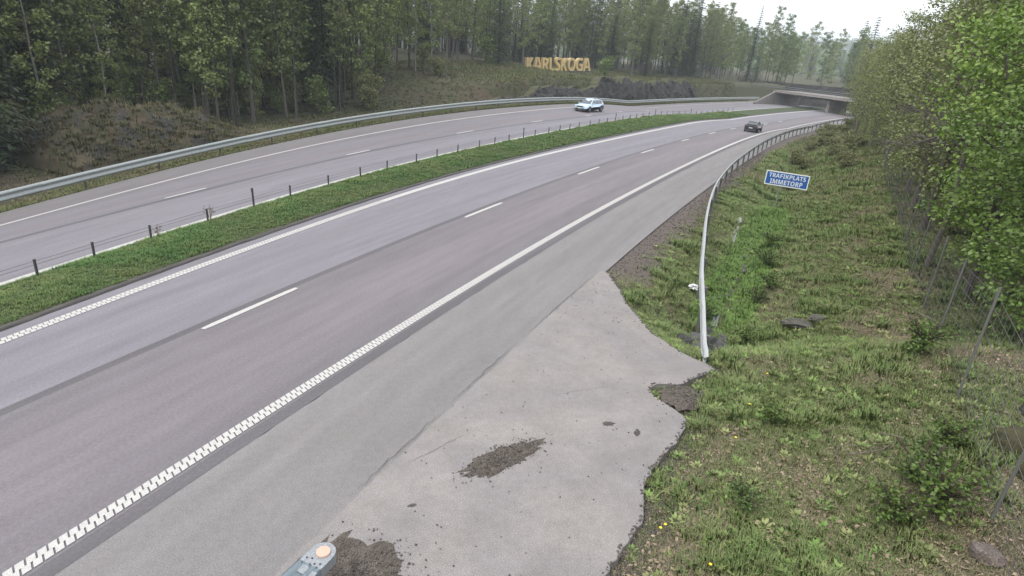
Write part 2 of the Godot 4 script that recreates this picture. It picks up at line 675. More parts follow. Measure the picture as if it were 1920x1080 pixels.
func build_roads() -> void:
	var pink := Color(0.240, 0.218, 0.238)
	var pink2 := Color(0.212, 0.195, 0.214)
	var blue := Color(0.262, 0.250, 0.285)
	var blue2 := Color(0.242, 0.231, 0.263)
	var dark := Color(0.148, 0.139, 0.153)
	var rd := func(t: Array, o: float): return func(s): return tab(t, s) + o
	var mixd := func(ta: Array, tb: Array, k: float): return func(s): return lerpf(tab(ta, s), tab(tb, s), k)
	var near := road_sheet(-10.0, 150.0, 0.8, [
		[rd.call(EDGE_R, -0.46), dark], [rd.call(EDGE_R, -0.18), dark, true],
		[rd.call(EDGE_R, -0.18), pink2], [mixd.call(EDGE_R, DASH_N, 0.22), pink2], [mixd.call(EDGE_R, DASH_N, 0.36), pink], [mixd.call(EDGE_R, DASH_N, 0.62), pink], [mixd.call(EDGE_R, DASH_N, 0.76), pink2], [rd.call(DASH_N, -0.15), pink2, true],
		[rd.call(DASH_N, -0.15), pink2], [rd.call(DASH_N, 0.10), pink2, true],
		[rd.call(DASH_N, 0.10), dark], [rd.call(DASH_N, 0.36), dark, true],
		[rd.call(DASH_N, 0.36), blue], [mixd.call(DASH_N, EDGE_L, 0.3), blue2], [mixd.call(DASH_N, EDGE_L, 0.5), blue], [mixd.call(DASH_N, EDGE_L, 0.75), blue2], [rd.call(EDGE_L, -0.1), blue], [rd.call(EDGE_L, 0.62), blue2]], 0.0)
	var road := struct("road", near.mesh(mats.asphalt))
	dashes(road, DASH_N, [[11.5, 14.5], [23.7, 26.9], [36.0, 39.4], [47.8, 50.8], [58.8, 61.2], [68.8, 71.5], [78.1, 80.7], [86.8, 89.2], [95.0, 97.3], [103.0, 105.2]], 0.17)
	profiled_line(road, EDGE_R, 0.0, 0.25, 0.13, 4.6, 23.5, 54.0, [[54.0, 150.0]])
	profiled_line(road, EDGE_L, 0.0, 0.33, 0.13, 6.0, 6.1, 24.0, [[24.0, 150.0]])
	# asphalt lip along the median
	var lip := Shape.new()
	var ss := []
	var s := -10.0
	while s < 150.0:
		ss.append(s)
		s += 0.4
	lip.grid(ss.size(), 5,
		func(i, j):
			var o: float = [0.60, 0.62, 0.68, 0.84, 0.90][j]
			var y: float = [-0.01, 0.045, 0.06, 0.05, -0.02][j]
			return on_road(ss[i], tab(EDGE_L, ss[i]) + o + 0.05 * noise.get_noise_1d(ss[i] * 1.4), y * (1.0 + 0.4 * noise.get_noise_1d(ss[i] * 2.0 + 50.0))),
		func(i, j):
			var w := 0.8 + 0.5 * noise.get_noise_2d(ss[i] * 1.2, j)
			return Color(0.10, 0.095, 0.09) * Color(w, w, w))
	struct("kerb", lip.mesh(mats.asphalt))
	# the shoulder
	var grey := Color(0.228, 0.218, 0.222)
	var sh := road_sheet(-10.0, 150.0, 0.6, [[rd.call(EDGE_R, -3.02), grey], [rd.call(EDGE_R, -1.9), Color(0.212, 0.204, 0.206)], [func(s2): return tab(EDGE_R, s2) - 0.44 - 0.07 * noise.get_noise_1d(s2 * 2.5), grey]], -0.004)
	struct("shoulder", sh.mesh(mats.old_asphalt))
	build_apron()
	# the far carriageway
	var far := road_sheet(-10.0, 150.0, 1.0, [
		[rd.call(MEDIAN_FAR, -0.25), blue2], [rd.call(MEDIAN_FAR, 0.6), blue2], [mixd.call(MEDIAN_FAR, DASH_F, 0.5), blue], [rd.call(DASH_F, -0.42), blue2, true],
		[rd.call(DASH_F, -0.42), dark], [rd.call(DASH_F, -0.08), dark, true],
		[rd.call(DASH_F, -0.08), blue2], [mixd.call(DASH_F, EDGE_F, 0.3), pink], [mixd.call(DASH_F, EDGE_F, 0.6), blue2], [rd.call(EDGE_F, 0.0), pink2], [rd.call(EDGE_F, 2.6), grey]], 0.0)
	var road2 := struct("road", far.mesh(mats.asphalt))
	dashes(road2, DASH_F, [[19.9, 22.0], [31.6, 33.7], [43.2, 45.4], [54.5, 56.5], [65.6, 67.2], [75.6, 77.2], [85.2, 86.7], [94.5, 96.0]], 0.17)
	part("edge_line", line_strip(MEDIAN_FAR, 0.12, 0.3, -10.0, 140.0, 0.006).mesh(mats.paint), road2)
	part("edge_line", line_strip(EDGE_F, 0.0, 0.2, -10.0, 150.0, 0.006).mesh(mats.paint), road2)


const APRON_EDGE := [[-10.0, 6.3], [6.0, 6.5], [9.2, 6.6], [10.3, 6.78], [11.3, 6.6], [12.7, 6.9], [13.55, 6.9], [13.75, 6.55], [13.95, 6.15], [14.25, 6.0], [14.5, 6.1], [14.75, 6.55], [15.3, 6.8], [15.9, 7.15], [16.05, 6.9], [16.3, 6.25], [17.0, 5.4], [17.4, 5.1], [18.4, 4.4], [19.4, 3.85], [20.2, 3.35], [20.7, 3.0]]


func apron_edge(s: float) -> float:
	for k in APRON_EDGE.size() - 1:
		if s <= APRON_EDGE[k + 1][0]:
			var t: float = inverse_lerp(APRON_EDGE[k][0], APRON_EDGE[k + 1][0], s)
			return lerpf(APRON_EDGE[k][1], APRON_EDGE[k + 1][1], clampf(t, 0.0, 1.0)) + 0.06 * noise.get_noise_1d(s * 3.0) + 0.03 * noise.get_noise_1d(s * 11.0)
	return 3.0


func build_apron() -> void:
	var ss := []
	var s := -10.0
	while s < 20.65:
		ss.append(s)
		s += 0.12 if s > 4.0 else 1.0
	var cols := 26
	var a := Shape.new()
	a.grid(ss.size(), cols + 2,
		func(i, j):
			var e := apron_edge(ss[i])
			var inner := 2.86 + 0.05 * noise.get_noise_1d(ss[i] * 1.7 + 9.0)
			e = maxf(e, inner + 0.05)
			if j >= cols:
				return on_road(ss[i], tab(EDGE_R, ss[i]) - e - 0.02, 0.004 if j == cols else -0.11)
			var q := lerpf(inner, e, j / float(cols - 1))
			return on_road(ss[i], tab(EDGE_R, ss[i]) - q, 0.006 + 0.012 * sin(PI * clampf(j / 4.0, 0.0, 0.5)) + 0.008 * noise.get_noise_2d(ss[i] * 1.1, q * 1.1)),
		func(i, j):
			var q := lerpf(2.86, apron_edge(ss[i]), j / float(cols - 1))
			var w := 1.0 + 0.13 * noise.get_noise_2d(ss[i] * 0.8, q * 0.8) + 0.10 * noise.get_noise_2d(ss[i] * 2.6, q * 2.6 + 20.0)
			var c := Color(0.248, 0.234, 0.236).lerp(Color(0.278, 0.260, 0.252), clampf(0.5 + 1.5 * noise.get_noise_2d(ss[i] * 0.5 + 70.0, q * 0.5), 0.0, 1.0))
			return c * Color(w, w, w))
	var pave := struct("pavement", a.mesh(mats.old_asphalt))
	# open joint between the shoulder and the apron, and two cracks across
	for run in [[8.6, 11.2, 2.80, 2.80], [11.5, 14.6, 2.79, 2.80], [14.8, 20.3, 2.80, 2.83], [9.4, 11.0, 3.0, 3.6], [12.6, 14.2, 4.2, 5.6]]:
		var ck := Shape.new()
		ck.grid(40, 2,
			func(i, j):
				var f: float = i / 39.0
				var sc := lerpf(run[0], run[1], f)
				var q := lerpf(run[2], run[3], f) + 0.05 * noise.get_noise_1d(sc * 3.0 + run[0]) + 0.02 * noise.get_noise_1d(sc * 14.0)
				var w := (0.008 if run[3] - run[2] < 0.1 else 0.004) * (0.7 + 0.9 * absf(noise.get_noise_1d(sc * 5.0 + 3.0))) * sin(PI * clampf(f * 0.96 + 0.02, 0.0, 1.0))
				return on_road(sc, tab(EDGE_R, sc) - q + (j - 0.5) * 2.0 * w, 0.024),
			func(_i, _j): return Color(0.14, 0.13, 0.125))
		part("crack", ck.mesh(mats.soil), pave)


# ---------- median cable barrier ----------
func build_median_barrier() -> void:
	var t := thing("cable_barrier", "low cable barrier of dark steel posts along the grass median", "barrier")
	var ss := [9.9, 11.9, 13.6, 15.6, 18.0, 20.3, 22.4, 24.9, 27.3, 29.5, 32.2, 34.3, 36.6, 39.2, 41.2, 43.2, 45.4, 47.3, 49.7, 51.8, 53.8, 55.8, 58.3]
	var s := 60.5
	while s < 112.0:
		ss.append(s)
		s += 2.25
	var tall := [5, 16, 25, 31, 37]
	var post := Shape.new()
	post.box(Transform3D(Basis(), Vector3(0, 0.17, 0)), Vector3(0.04, 0.70, 0.065))
	post.box(Transform3D(Basis(), Vector3(0, 0.525, 0)), Vector3(0.046, 0.02, 0.072))
	var post_mesh := post.mesh(mats.dark_steel)
	var high := Shape.new()
	high.box(Transform3D(Basis(), Vector3(0, 0.35, 0)), Vector3(0.045, 1.02, 0.07))
	high.box(Transform3D(Basis(), Vector3(0, 0.78, 0.047)), Vector3(0.05, 0.12, 0.006))
	var high_mesh := high.mesh(mats.dark_steel)
	var tops := []
	for i in ss.size():
		var d := tab(MEDIAN_FAR, ss[i]) - 0.34
		var p := on_road(ss[i], d, 0.03)
		tops.append(p)
		part("post", high_mesh if i in tall else post_mesh, t, turned(along(ss[i], d) + rng.randf_range(-0.08, 0.08), p, 1.0, Vector3(rng.randf_range(-0.03, 0.03), 0, rng.randf_range(-0.03, 0.03))))
	for y in [0.47, 0.36]:
		var pts := []
		var rad := []
		for p in tops:
			pts.append(p + Vector3(0, y, 0))
			rad.append(0.006)
		var c := Shape.new()
		c.tube(pts, rad, 4)
		part("cable", c.mesh(mats.dark_steel), t)
	# dry stalks leaning beside two of the posts
	for a in [[15.9, 0.35, "short"], [18.15, 0.5, "taller"]]:
		var stalk := Shape.new()
		stalk.col = Color(0.16, 0.13, 0.08)
		for k in 5:
			var lean := Vector3(rng.randf_range(-0.25, 0.25), 0, rng.randf_range(-0.25, 0.25))
			stalk.tube([Vector3.ZERO, Vector3(0, 0.3, 0) + lean * 0.4, Vector3(0, a[1] + 0.1, 0) + lean], [0.010, 0.008, 0.004], 4)
			for j in 6:
				stalk.leaf(Vector3(0, a[1] * rng.randf_range(0.5, 1.1), 0) + lean * 0.8, Vector3(rng.randf_range(-1, 1), 0.4, rng.randf_range(-1, 1)).normalized(), Vector3(0, 1, 0), 0.10, 0.04)
		var o := top("dry_stalk", stalk.mesh(mats.plain), Transform3D(Basis(), on_road(a[0], tab(MEDIAN_FAR, a[0]) - 0.3, 0.03)))
		tag(o, a[2] + " dry weed stalk leaning beside a cable barrier post", "weed", "dry weeds by the cable barrier")


# ---------- guardrails ----------
const WAVE := [[0.0, -0.155], [0.032, -0.142], [0.08, -0.108], [0.085, -0.07], [0.028, -0.03], [0.02, 0.0], [0.028, 0.03], [0.085, 0.07], [0.08, 0.108], [0.032, 0.142], [0.0, 0.155]]


func beam(points: Array, face: float, high := 1.0) -> Shape:
	# a wave-shaped steel beam swept through the points; face 1 bulges to the right of the way it runs
	var sh := Shape.new()
	var n := points.size()
	for layer in 2:
		var inset := 0.0 if layer == 0 else -0.008
		sh.grid(n, WAVE.size(),
			func(i, j):
				var dir: Vector3 = (points[mini(i + 1, n - 1)] - points[maxi(i - 1, 0)]).normalized()
				var out := dir.cross(Vector3.UP).normalized() * face
				return points[i] + out * (WAVE[j][0] + inset) + Vector3(0, WAVE[j][1] * high, 0),
			func(_i, _j): return Color.WHITE,
			(points[n - 1] - points[0]).normalized().cross(Vector3.UP) * face * (1.0 if layer == 0 else -1.0))
	return sh


func build_rails() -> void:
	# along the far carriageway, against the forest
	var t := thing("guardrail", "long grey steel guardrail curving between the far carriageway and the forest", "guardrail")
	var pts := []
	var s := 6.0
	while s < 150.0:
		var d := tab(EDGE_F, s) + 3.05
		pts.append(on_road(s, d, 0.60))
		s += 1.5
	# the beam is bolted together from sections
	var k := 0
	while k < pts.size() - 1:
		var piece := pts.slice(k, mini(k + 5, pts.size()))
		if piece.size() > 1:
			part("beam", beam(piece, 1.0, 1.5).mesh(mats.zinc), t)
		k += 4
	var post := Shape.new()
	post.box(Transform3D(Basis(), Vector3(0, 0.2, 0)), Vector3(0.09, 1.1, 0.05))
	post.col = Color(0.4, 0.4, 0.4)
	var pm := post.mesh(mats.dark_steel)
	s = 8.0
	while s < 148.0:
		var d := tab(EDGE_F, s) + 3.12
		part("post", pm, t, turned(along(s, d), on_road(s, d, 0.0)))
		s += 4.0
	# along the ditch on the near side, its end bent down into the grass
	var spots := [[16.1, -6.66, 0.02], [16.6, -6.52, 0.12], [17.3, -6.36, 0.26], [18.4, -6.12, 0.42], [19.4, -5.9, 0.53], [20.6, -5.65, 0.60], [23.2, -5.21, 0.62], [27.9, -4.40, 0.62], [34.7, -3.36, 0.62], [42.2, -2.52, 0.62], [51.2, -1.75, 0.62], [64.1, -0.60, 0.62], [79.1, 0.72, 0.62], [101.6, 2.6, 0.62], [130.0, 4.0, 0.62]]
	var t2 := thing("guardrail", "pale steel guardrail beside the ditch, its near end sloping down into the grass", "guardrail")
	pts = []
	var sds := []
	for i in spots.size() - 1:
		var n := maxi(2, int((spots[i + 1][0] - spots[i][0]) / 1.4))
		for j in n:
			var f := j / float(n)
			var a: Array = spots[maxi(i - 1, 0)]
			var b: Array = spots[i]
			var c: Array = spots[i + 1]
			var e: Array = spots[mini(i + 2, spots.size() - 1)]
			var ps := lerpf(b[0], c[0], f)
			var pd := cubic_interpolate_in_time(b[1], c[1], a[1], e[1], f, c[0] - b[0], a[0] - b[0] - (0.001 if i == 0 else 0.0), e[0] - b[0] + 0.001)
			pts.append(on_road(ps, pd, lerpf(b[2], c[2], f)))
			sds.append([ps, pd, lerpf(b[2], c[2], f)])
	k = 0
	while k < pts.size() - 1:
		var piece := pts.slice(k, mini(k + 4, pts.size()))
		if piece.size() > 1:
			part("beam", beam(piece, -1.0).mesh(mats.zinc_bright), t2)
		k += 3
	var last := -10.0
	for i in range(3, sds.size()):
		if sds[i][0] - last < 1.95:
			continue
		last = sds[i][0]
		var d: float = sds[i][1] - 0.06
		var g := right_at(sds[i][0], d)
		var top_y: float = hr(sds[i][0], d) + sds[i][2] + 0.13
		var p := Shape.new()
		var h := top_y - g.y + 0.35
		p.box(Transform3D(Basis(), Vector3(0, h * 0.5 - 0.35, 0)), Vector3(0.10, h, 0.06))
		part("post", p.mesh(mats.fence_steel), t2, turned(along(sds[i][0], d), g))
	build_rail_end()


func build_rail_end() -> void:
	# the blunt end of a barrier that starts on the dirt by the shoulder and runs on behind the camera
	var from := on_road(7.33, -3.44, 0.0)
	var to := on_road(0.5, -3.30, 0.0)
	var dir := (to - from).normalized()
	var x := Vector3.UP.cross(dir).normalized()
	var tf := Transform3D(Basis(x, Vector3.UP, dir), from + Vector3(0, 0.0, 0))
	var t := thing("barrier_end", "galvanised barrier end with rounded nose and pink reflector on bare dirt", "barrier", tf)
	var w := 0.155
	var y := 0.62
	# nose plate: a flat plate with a half-round front, rim turned down
	var nose := Shape.new()
	var ring := []
	for i in 13:
		var a := PI * i / 12.0
		ring.append(Vector3(cos(a) * w, y, -w * sin(a) + w))
	ring.append(Vector3(-w, y, 0.50))
	ring.append(Vector3(w, y, 0.50))
	var mid := Vector3(0, y, 0.3)
	for i in ring.size():
		var a: Vector3 = ring[i]
		var b: Vector3 = ring[(i + 1) % ring.size()]
		nose.tri(mid, a, b, Vector3.UP)
		var down := Vector3(0, -0.14, 0)
		var out := ((a + b) * 0.5 - mid) * Vector3(1, 0, 1)
		if i < ring.size() - 2 or i == ring.size() - 1:
			nose.quad(a, b, b + down, a + down, out)
	nose.c.fill(Color(0.7, 0.72, 0.75))
	part("nose", nose.mesh(mats.zinc_bright), t)
	# corrugated beam behind it
	var bm := Shape.new()
	var prof := [[-0.165, -0.13], [-0.162, 0.015], [-0.13, 0.03], [-0.075, 0.028], [-0.045, -0.045], [0.0, -0.055], [0.03, -0.045], [0.05, 0.032], [0.085, 0.034], [0.115, -0.03], [0.162, -0.035], [0.165, -0.13]]
	bm.grid(16, prof.size(),
		func(i, j):
			var z: float = 0.36 + i * 0.42
			var f := clampf(i / 1.0, 0.0, 1.0)
			return Vector3(prof[j][0], y + 0.004 + prof[j][1] * (f if prof[j][1] > -0.1 else 1.0), z),
		func(_i, _j): return Color(0.42, 0.50, 0.56))
	part("beam", bm.mesh(mats.zinc_bright), t)
	var refl := Shape.new()
	refl.col = Color(0.56, 0.34, 0.27)
	var c := Vector3(0.01, y + 0.02, 0.15)
	for i in 20:
		var a := TAU * i / 20.0
		var b := TAU * (i + 1) / 20.0
		var r := 0.082
		var pa := c + Vector3(cos(a) * r, 0, sin(a) * r)
		var pb := c + Vector3(cos(b) * r, 0, sin(b) * r)
		refl.tri(c + Vector3(0, 0.006, 0), pa, pb, Vector3.UP)
		refl.quad(pa, pb, pb - Vector3(0, 0.03, 0), pa - Vector3(0, 0.03, 0), pa - c)
	part("reflector", refl.mesh(mats.plain), t)
	for i in 7:
		var bolt := Shape.new()
		bolt.col = Color(0.3, 0.3, 0.3)
		bolt.tube([Vector3(0, 0, 0), Vector3(0, 0.014, 0)], [0.012, 0.010], 6)
		part("bolt", bolt.mesh(mats.zinc), t, Transform3D(Basis(), [Vector3(-0.1, y, 0.3), Vector3(0.1, y, 0.3), Vector3(-0.04, y, 0.28), Vector3(0.04, y, 0.33), Vector3(-0.1, y, 0.38), Vector3(0.1, y, 0.36), Vector3(0.0, y, 0.36)][i]))
	for z in [0.7, 2.7, 4.7, 6.6]:
		var post := Shape.new()
		post.box(Transform3D(Basis(), Vector3(0, y * 0.5 - 0.25, z)), Vector3(0.10, y + 0.35, 0.08))
		part("post", post.mesh(mats.zinc), t)


# ---------- bridge ----------
func build_bridge() -> void:
	var a := Vector3(53.9, 0, -136.3)
	var b := Vector3(59.5, 0, -119.0)
	var dir := (b - a).normalized()
	var away := Vector3(dir.z, 0, -dir.x).normalized()
	if away.dot(a) < 0.0:
		away = -away
	var t := thing("road_bridge", "concrete road bridge crossing both carriageways in the distance", "bridge", Transform3D())
	var deck := Shape.new()
	var rail_y := 2.28
	var top_y := 1.95
	# a slab with a haunched, slightly arched underside and a projecting edge beam
	var span := 34.0
	var at := func(u: float, y: float, k: float): return a + dir * u + away * k + Vector3(0, y, 0)
	deck.grid(24, 6,
		func(i, j):
			var u: float = -0.3 + span * i / 23.0
			var arch := 0.62 + 0.35 * pow(absf(fmod(u + 9.0, 18.0) / 9.0 - 1.0), 2.0)
			return [at.call(u, top_y, 0.0), at.call(u, top_y - 0.42, 0.0), at.call(u, top_y - 0.42, 0.45), at.call(u, top_y - arch, 0.5), at.call(u, top_y - arch, 6.5), at.call(u, top_y, 7.2)][j],
		func(_i, _j): return Color.WHITE, -away)
	deck.quad(at.call(-0.3, top_y, 0.0), at.call(span, top_y, 0.0), at.call(span, top_y, 7.2), at.call(-0.3, top_y, 7.2), Vector3.UP)
	part("deck", deck.mesh(mats.concrete), t)
	# parapet: top rail, mid rail, posts
	for y in [rail_y + 0.55, rail_y + 0.2]:
		var r := Shape.new()
		r.col = Color(0.7, 0.7, 0.7)
		r.tube([at.call(-8.0, y, 0.12), at.call(span, y, 0.12)], [0.05, 0.05], 5)
		part("parapet_rail", r.mesh(mats.zinc), t)
	var mesh_panel := Shape.new()
	mesh_panel.col = Color(0.5, 0.52, 0.52)
	for k in 150:
		var u := -8.0 + k * 0.36
		mesh_panel.box(Transform3D(Basis(), at.call(u, rail_y + 0.1, 0.12)), Vector3(0.03, 0.86, 0.03))
	part("parapet_bars", mesh_panel.mesh(mats.zinc), t).set_meta("kind", "stuff")
	# abutment with its sloping wing wall
	var wing := Shape.new()
	var low := Vector3(48.0, -0.65, -131.2)
	var crest := a + dir * 0.4 + Vector3(0, top_y - 0.1, 0)
	var foot := Vector3(crest.x, -2.0, crest.z)
	var low2 := Vector3(low.x, -2.0, low.z)
	var back := away * 0.5
	wing.quad(low, crest, foot, low2, -away)
	wing.quad(low + back, crest + back, foot + back, low2 + back, away)
	wing.quad(low, crest, crest + back, low + back, Vector3.UP)
	wing.quad(crest, foot, foot + away * 7.0, crest + away * 7.0, dir)
	part("abutment", wing.mesh(mats.concrete), t)
	for u in [15.2]:
		var pier := Shape.new()
		pier.box(Transform3D(Basis(away, Vector3.UP, -dir), at.call(u, 0.0, 3.0)), Vector3(4.5, 3.2, 0.7))
		part("pier", pier.mesh(mats.concrete), t)


# ---------- signs ----------
func letter_mesh(ch: String, high: float, deep: float, m: Material, weight := 800) -> TextMesh:
	var f := SystemFont.new()
	f.font_names = PackedStringArray(["Droid Sans"])
	f.font_weight = weight
	var tm := TextMesh.new()
	tm.text = ch
	tm.font = f
	tm.font_size = 64
	tm.pixel_size = high / 46.0
	tm.depth = deep
	tm.curve_step = 1.0
	tm.material = m
	return tm


func build_signs() -> void:
	# blue place-name board
	var c := Vector3(14.77, 0.72, -32.85)
	var x := Vector3(1.93, 0.0, 1.10).normalized()
	var z := x.cross(Vector3.UP).normalized()
	var tf := Transform3D(Basis(x, Vector3.UP, z), c)
	var t := thing("road_sign", "blue road sign reading TRAFIKPLATS IMMETORP on the grass bank", "sign", tf)
	var w := 2.24
	var h := 0.78
	var board := Shape.new()
	board.col = Color(0.006, 0.085, 0.33)
	board.box(Transform3D(), Vector3(w - 0.10, h - 0.10, 0.03))
	part("board", board.mesh(mat("sign_blue", Color.WHITE, 0.45)), t)
	var rim := Shape.new()
	rim.col = Color(0.72, 0.76, 0.72)
	for sgn in [-1.0, 1.0]:
		rim.box(Transform3D(Basis(), Vector3(0, sgn * (h * 0.5 - 0.025), 0)), Vector3(w, 0.05, 0.036))
		rim.box(Transform3D(Basis(), Vector3(sgn * (w * 0.5 - 0.025), 0, 0)), Vector3(0.05, h - 0.1, 0.036))
	part("border", rim.mesh(mats.plain), t)
	var white := StandardMaterial3D.new()
	white.albedo_color = Color(0.80, 0.83, 0.86)
	white.roughness = 0.5
	mats["sign_white"] = white
	for row in [["TRAFIKPLATS", 0.165, 0.225, 1.90], ["IMMETORP", -0.165, 0.25, 1.68]]:
		var word := letter_mesh(row[0], row[2], 0.008, white)
		var box := word.get_aabb()
		var k: float = row[3] / box.size.x
		part("lettering", word, t, Transform3D(Basis().scaled(Vector3(k, 1, 1)), Vector3(-(box.position.x + box.size.x * 0.5) * k, row[1] - box.position.y - box.size.y * 0.5, 0.019)))
	var p := Shape.new()
	p.tube([Vector3(-0.28, 0.30, -0.05), Vector3(-0.28, -1.75, -0.05)], [0.035, 0.035], 8)
	part("post", p.mesh(mats.zinc), t)
	# big golden town letters standing on the cutting
	var from := Vector3(-0.45, 2.82, -102.4)
	var to := Vector3(10.9, 3.36, -109.2)
	x = (to - from).normalized()
	z = x.cross(Vector3.UP).normalized()
	tf = Transform3D(Basis(x, z.cross(x).normalized(), z), from)
	var town := thing("letter_sign", "row of tall golden letters spelling KARLSKOGA above the rock cutting", "sign", tf)
	var gold := StandardMaterial3D.new()
	gold.resource_name = "golden_paint"
	gold.albedo_color = Color(0.60, 0.46, 0.23).linear_to_srgb()
	gold.roughness = 0.38
	gold.metallic = 0.45
	var at := 0.0
	var long := from.distance_to(to)
	var made := []
	var total := 0.0
	for ch in "KARLSKOGA":
		var m := letter_mesh(ch, 2.05, 0.65, gold)
		var bx := m.get_aabb()
		made.append([m, bx])
		total += bx.size.x + 0.13
	var k2 := long / total * 0.985
	for e in made:
		var bx: AABB = e[1]
		part("letter", e[0], town, Transform3D(Basis().scaled(Vector3(k2, 1, 1)), Vector3(at - bx.position.x * k2, -bx.position.y + 0.35, 0)))
		at += (bx.size.x + 0.13) * k2
	var beam_s := Shape.new()
	beam_s.col = Color(0.35, 0.35, 0.35)
	beam_s.box(Transform3D(Basis(), Vector3(long * 0.5, 0.26, 0)), Vector3(long + 0.3, 0.14, 0.5))
	part("base_beam", beam_s.mesh(mats.zinc), town)
	for i in 7:
		var leg := Shape.new()
		leg.box(Transform3D(Basis(), Vector3(0.5 + i * (long - 1.0) / 6.0, -0.6, 0)), Vector3(0.12, 1.6, 0.12))
		part("leg", leg.mesh(mats.zinc), town)


# ---------- cars ----------
func loft(rings: Array, col: Color, closed_ends := true) -> Shape:
	# rings of equal size, front to back; smooth along, smooth round
	var sh := Shape.new()
	sh.col = col
	var m: int = rings[0].size()
	sh.grid(rings.size(), m, func(i, j): return rings[i][j], func(_i, _j): return col, Vector3.UP)
	# normals outward from the axis
	for i in rings.size():
		var mid := Vector3.ZERO
		for q in rings[i]:
			mid += q / m
		for j in m:
			var k: int = i * m + j
			if sh.n[k].dot(rings[i][j] - mid) < 0.0:
				sh.n[k] = -sh.n[k]
	if closed_ends:
		for e in [0, rings.size() - 1]:
			var mid := Vector3.ZERO
			for q in rings[e]:
				mid += q / m
			var out := Vector3(0, 0, -1.0 if e == 0 else 1.0)
			for j in m - 1:
				sh.tri(mid, rings[e][j], rings[e][j + 1], out)
			sh.tri(mid, rings[e][m - 1], rings[e][0], out)
	return sh


func car_ring(z: float, w: float, low: float, shoulder: float, deck: float) -> Array:
	return [Vector3(-w * 0.86, low, z), Vector3(-w * 0.97, low + 0.10, z), Vector3(-w, lerpf(low, shoulder, 0.55), z), Vector3(-w * 0.96, shoulder, z), Vector3(-w * 0.80, deck - 0.01, z), Vector3(-w * 0.4, deck + 0.03, z),
		Vector3(w * 0.4, deck + 0.03, z), Vector3(w * 0.80, deck - 0.01, z), Vector3(w * 0.96, shoulder, z), Vector3(w, lerpf(low, shoulder, 0.55), z), Vector3(w * 0.97, low + 0.10, z), Vector3(w * 0.86, low, z)]


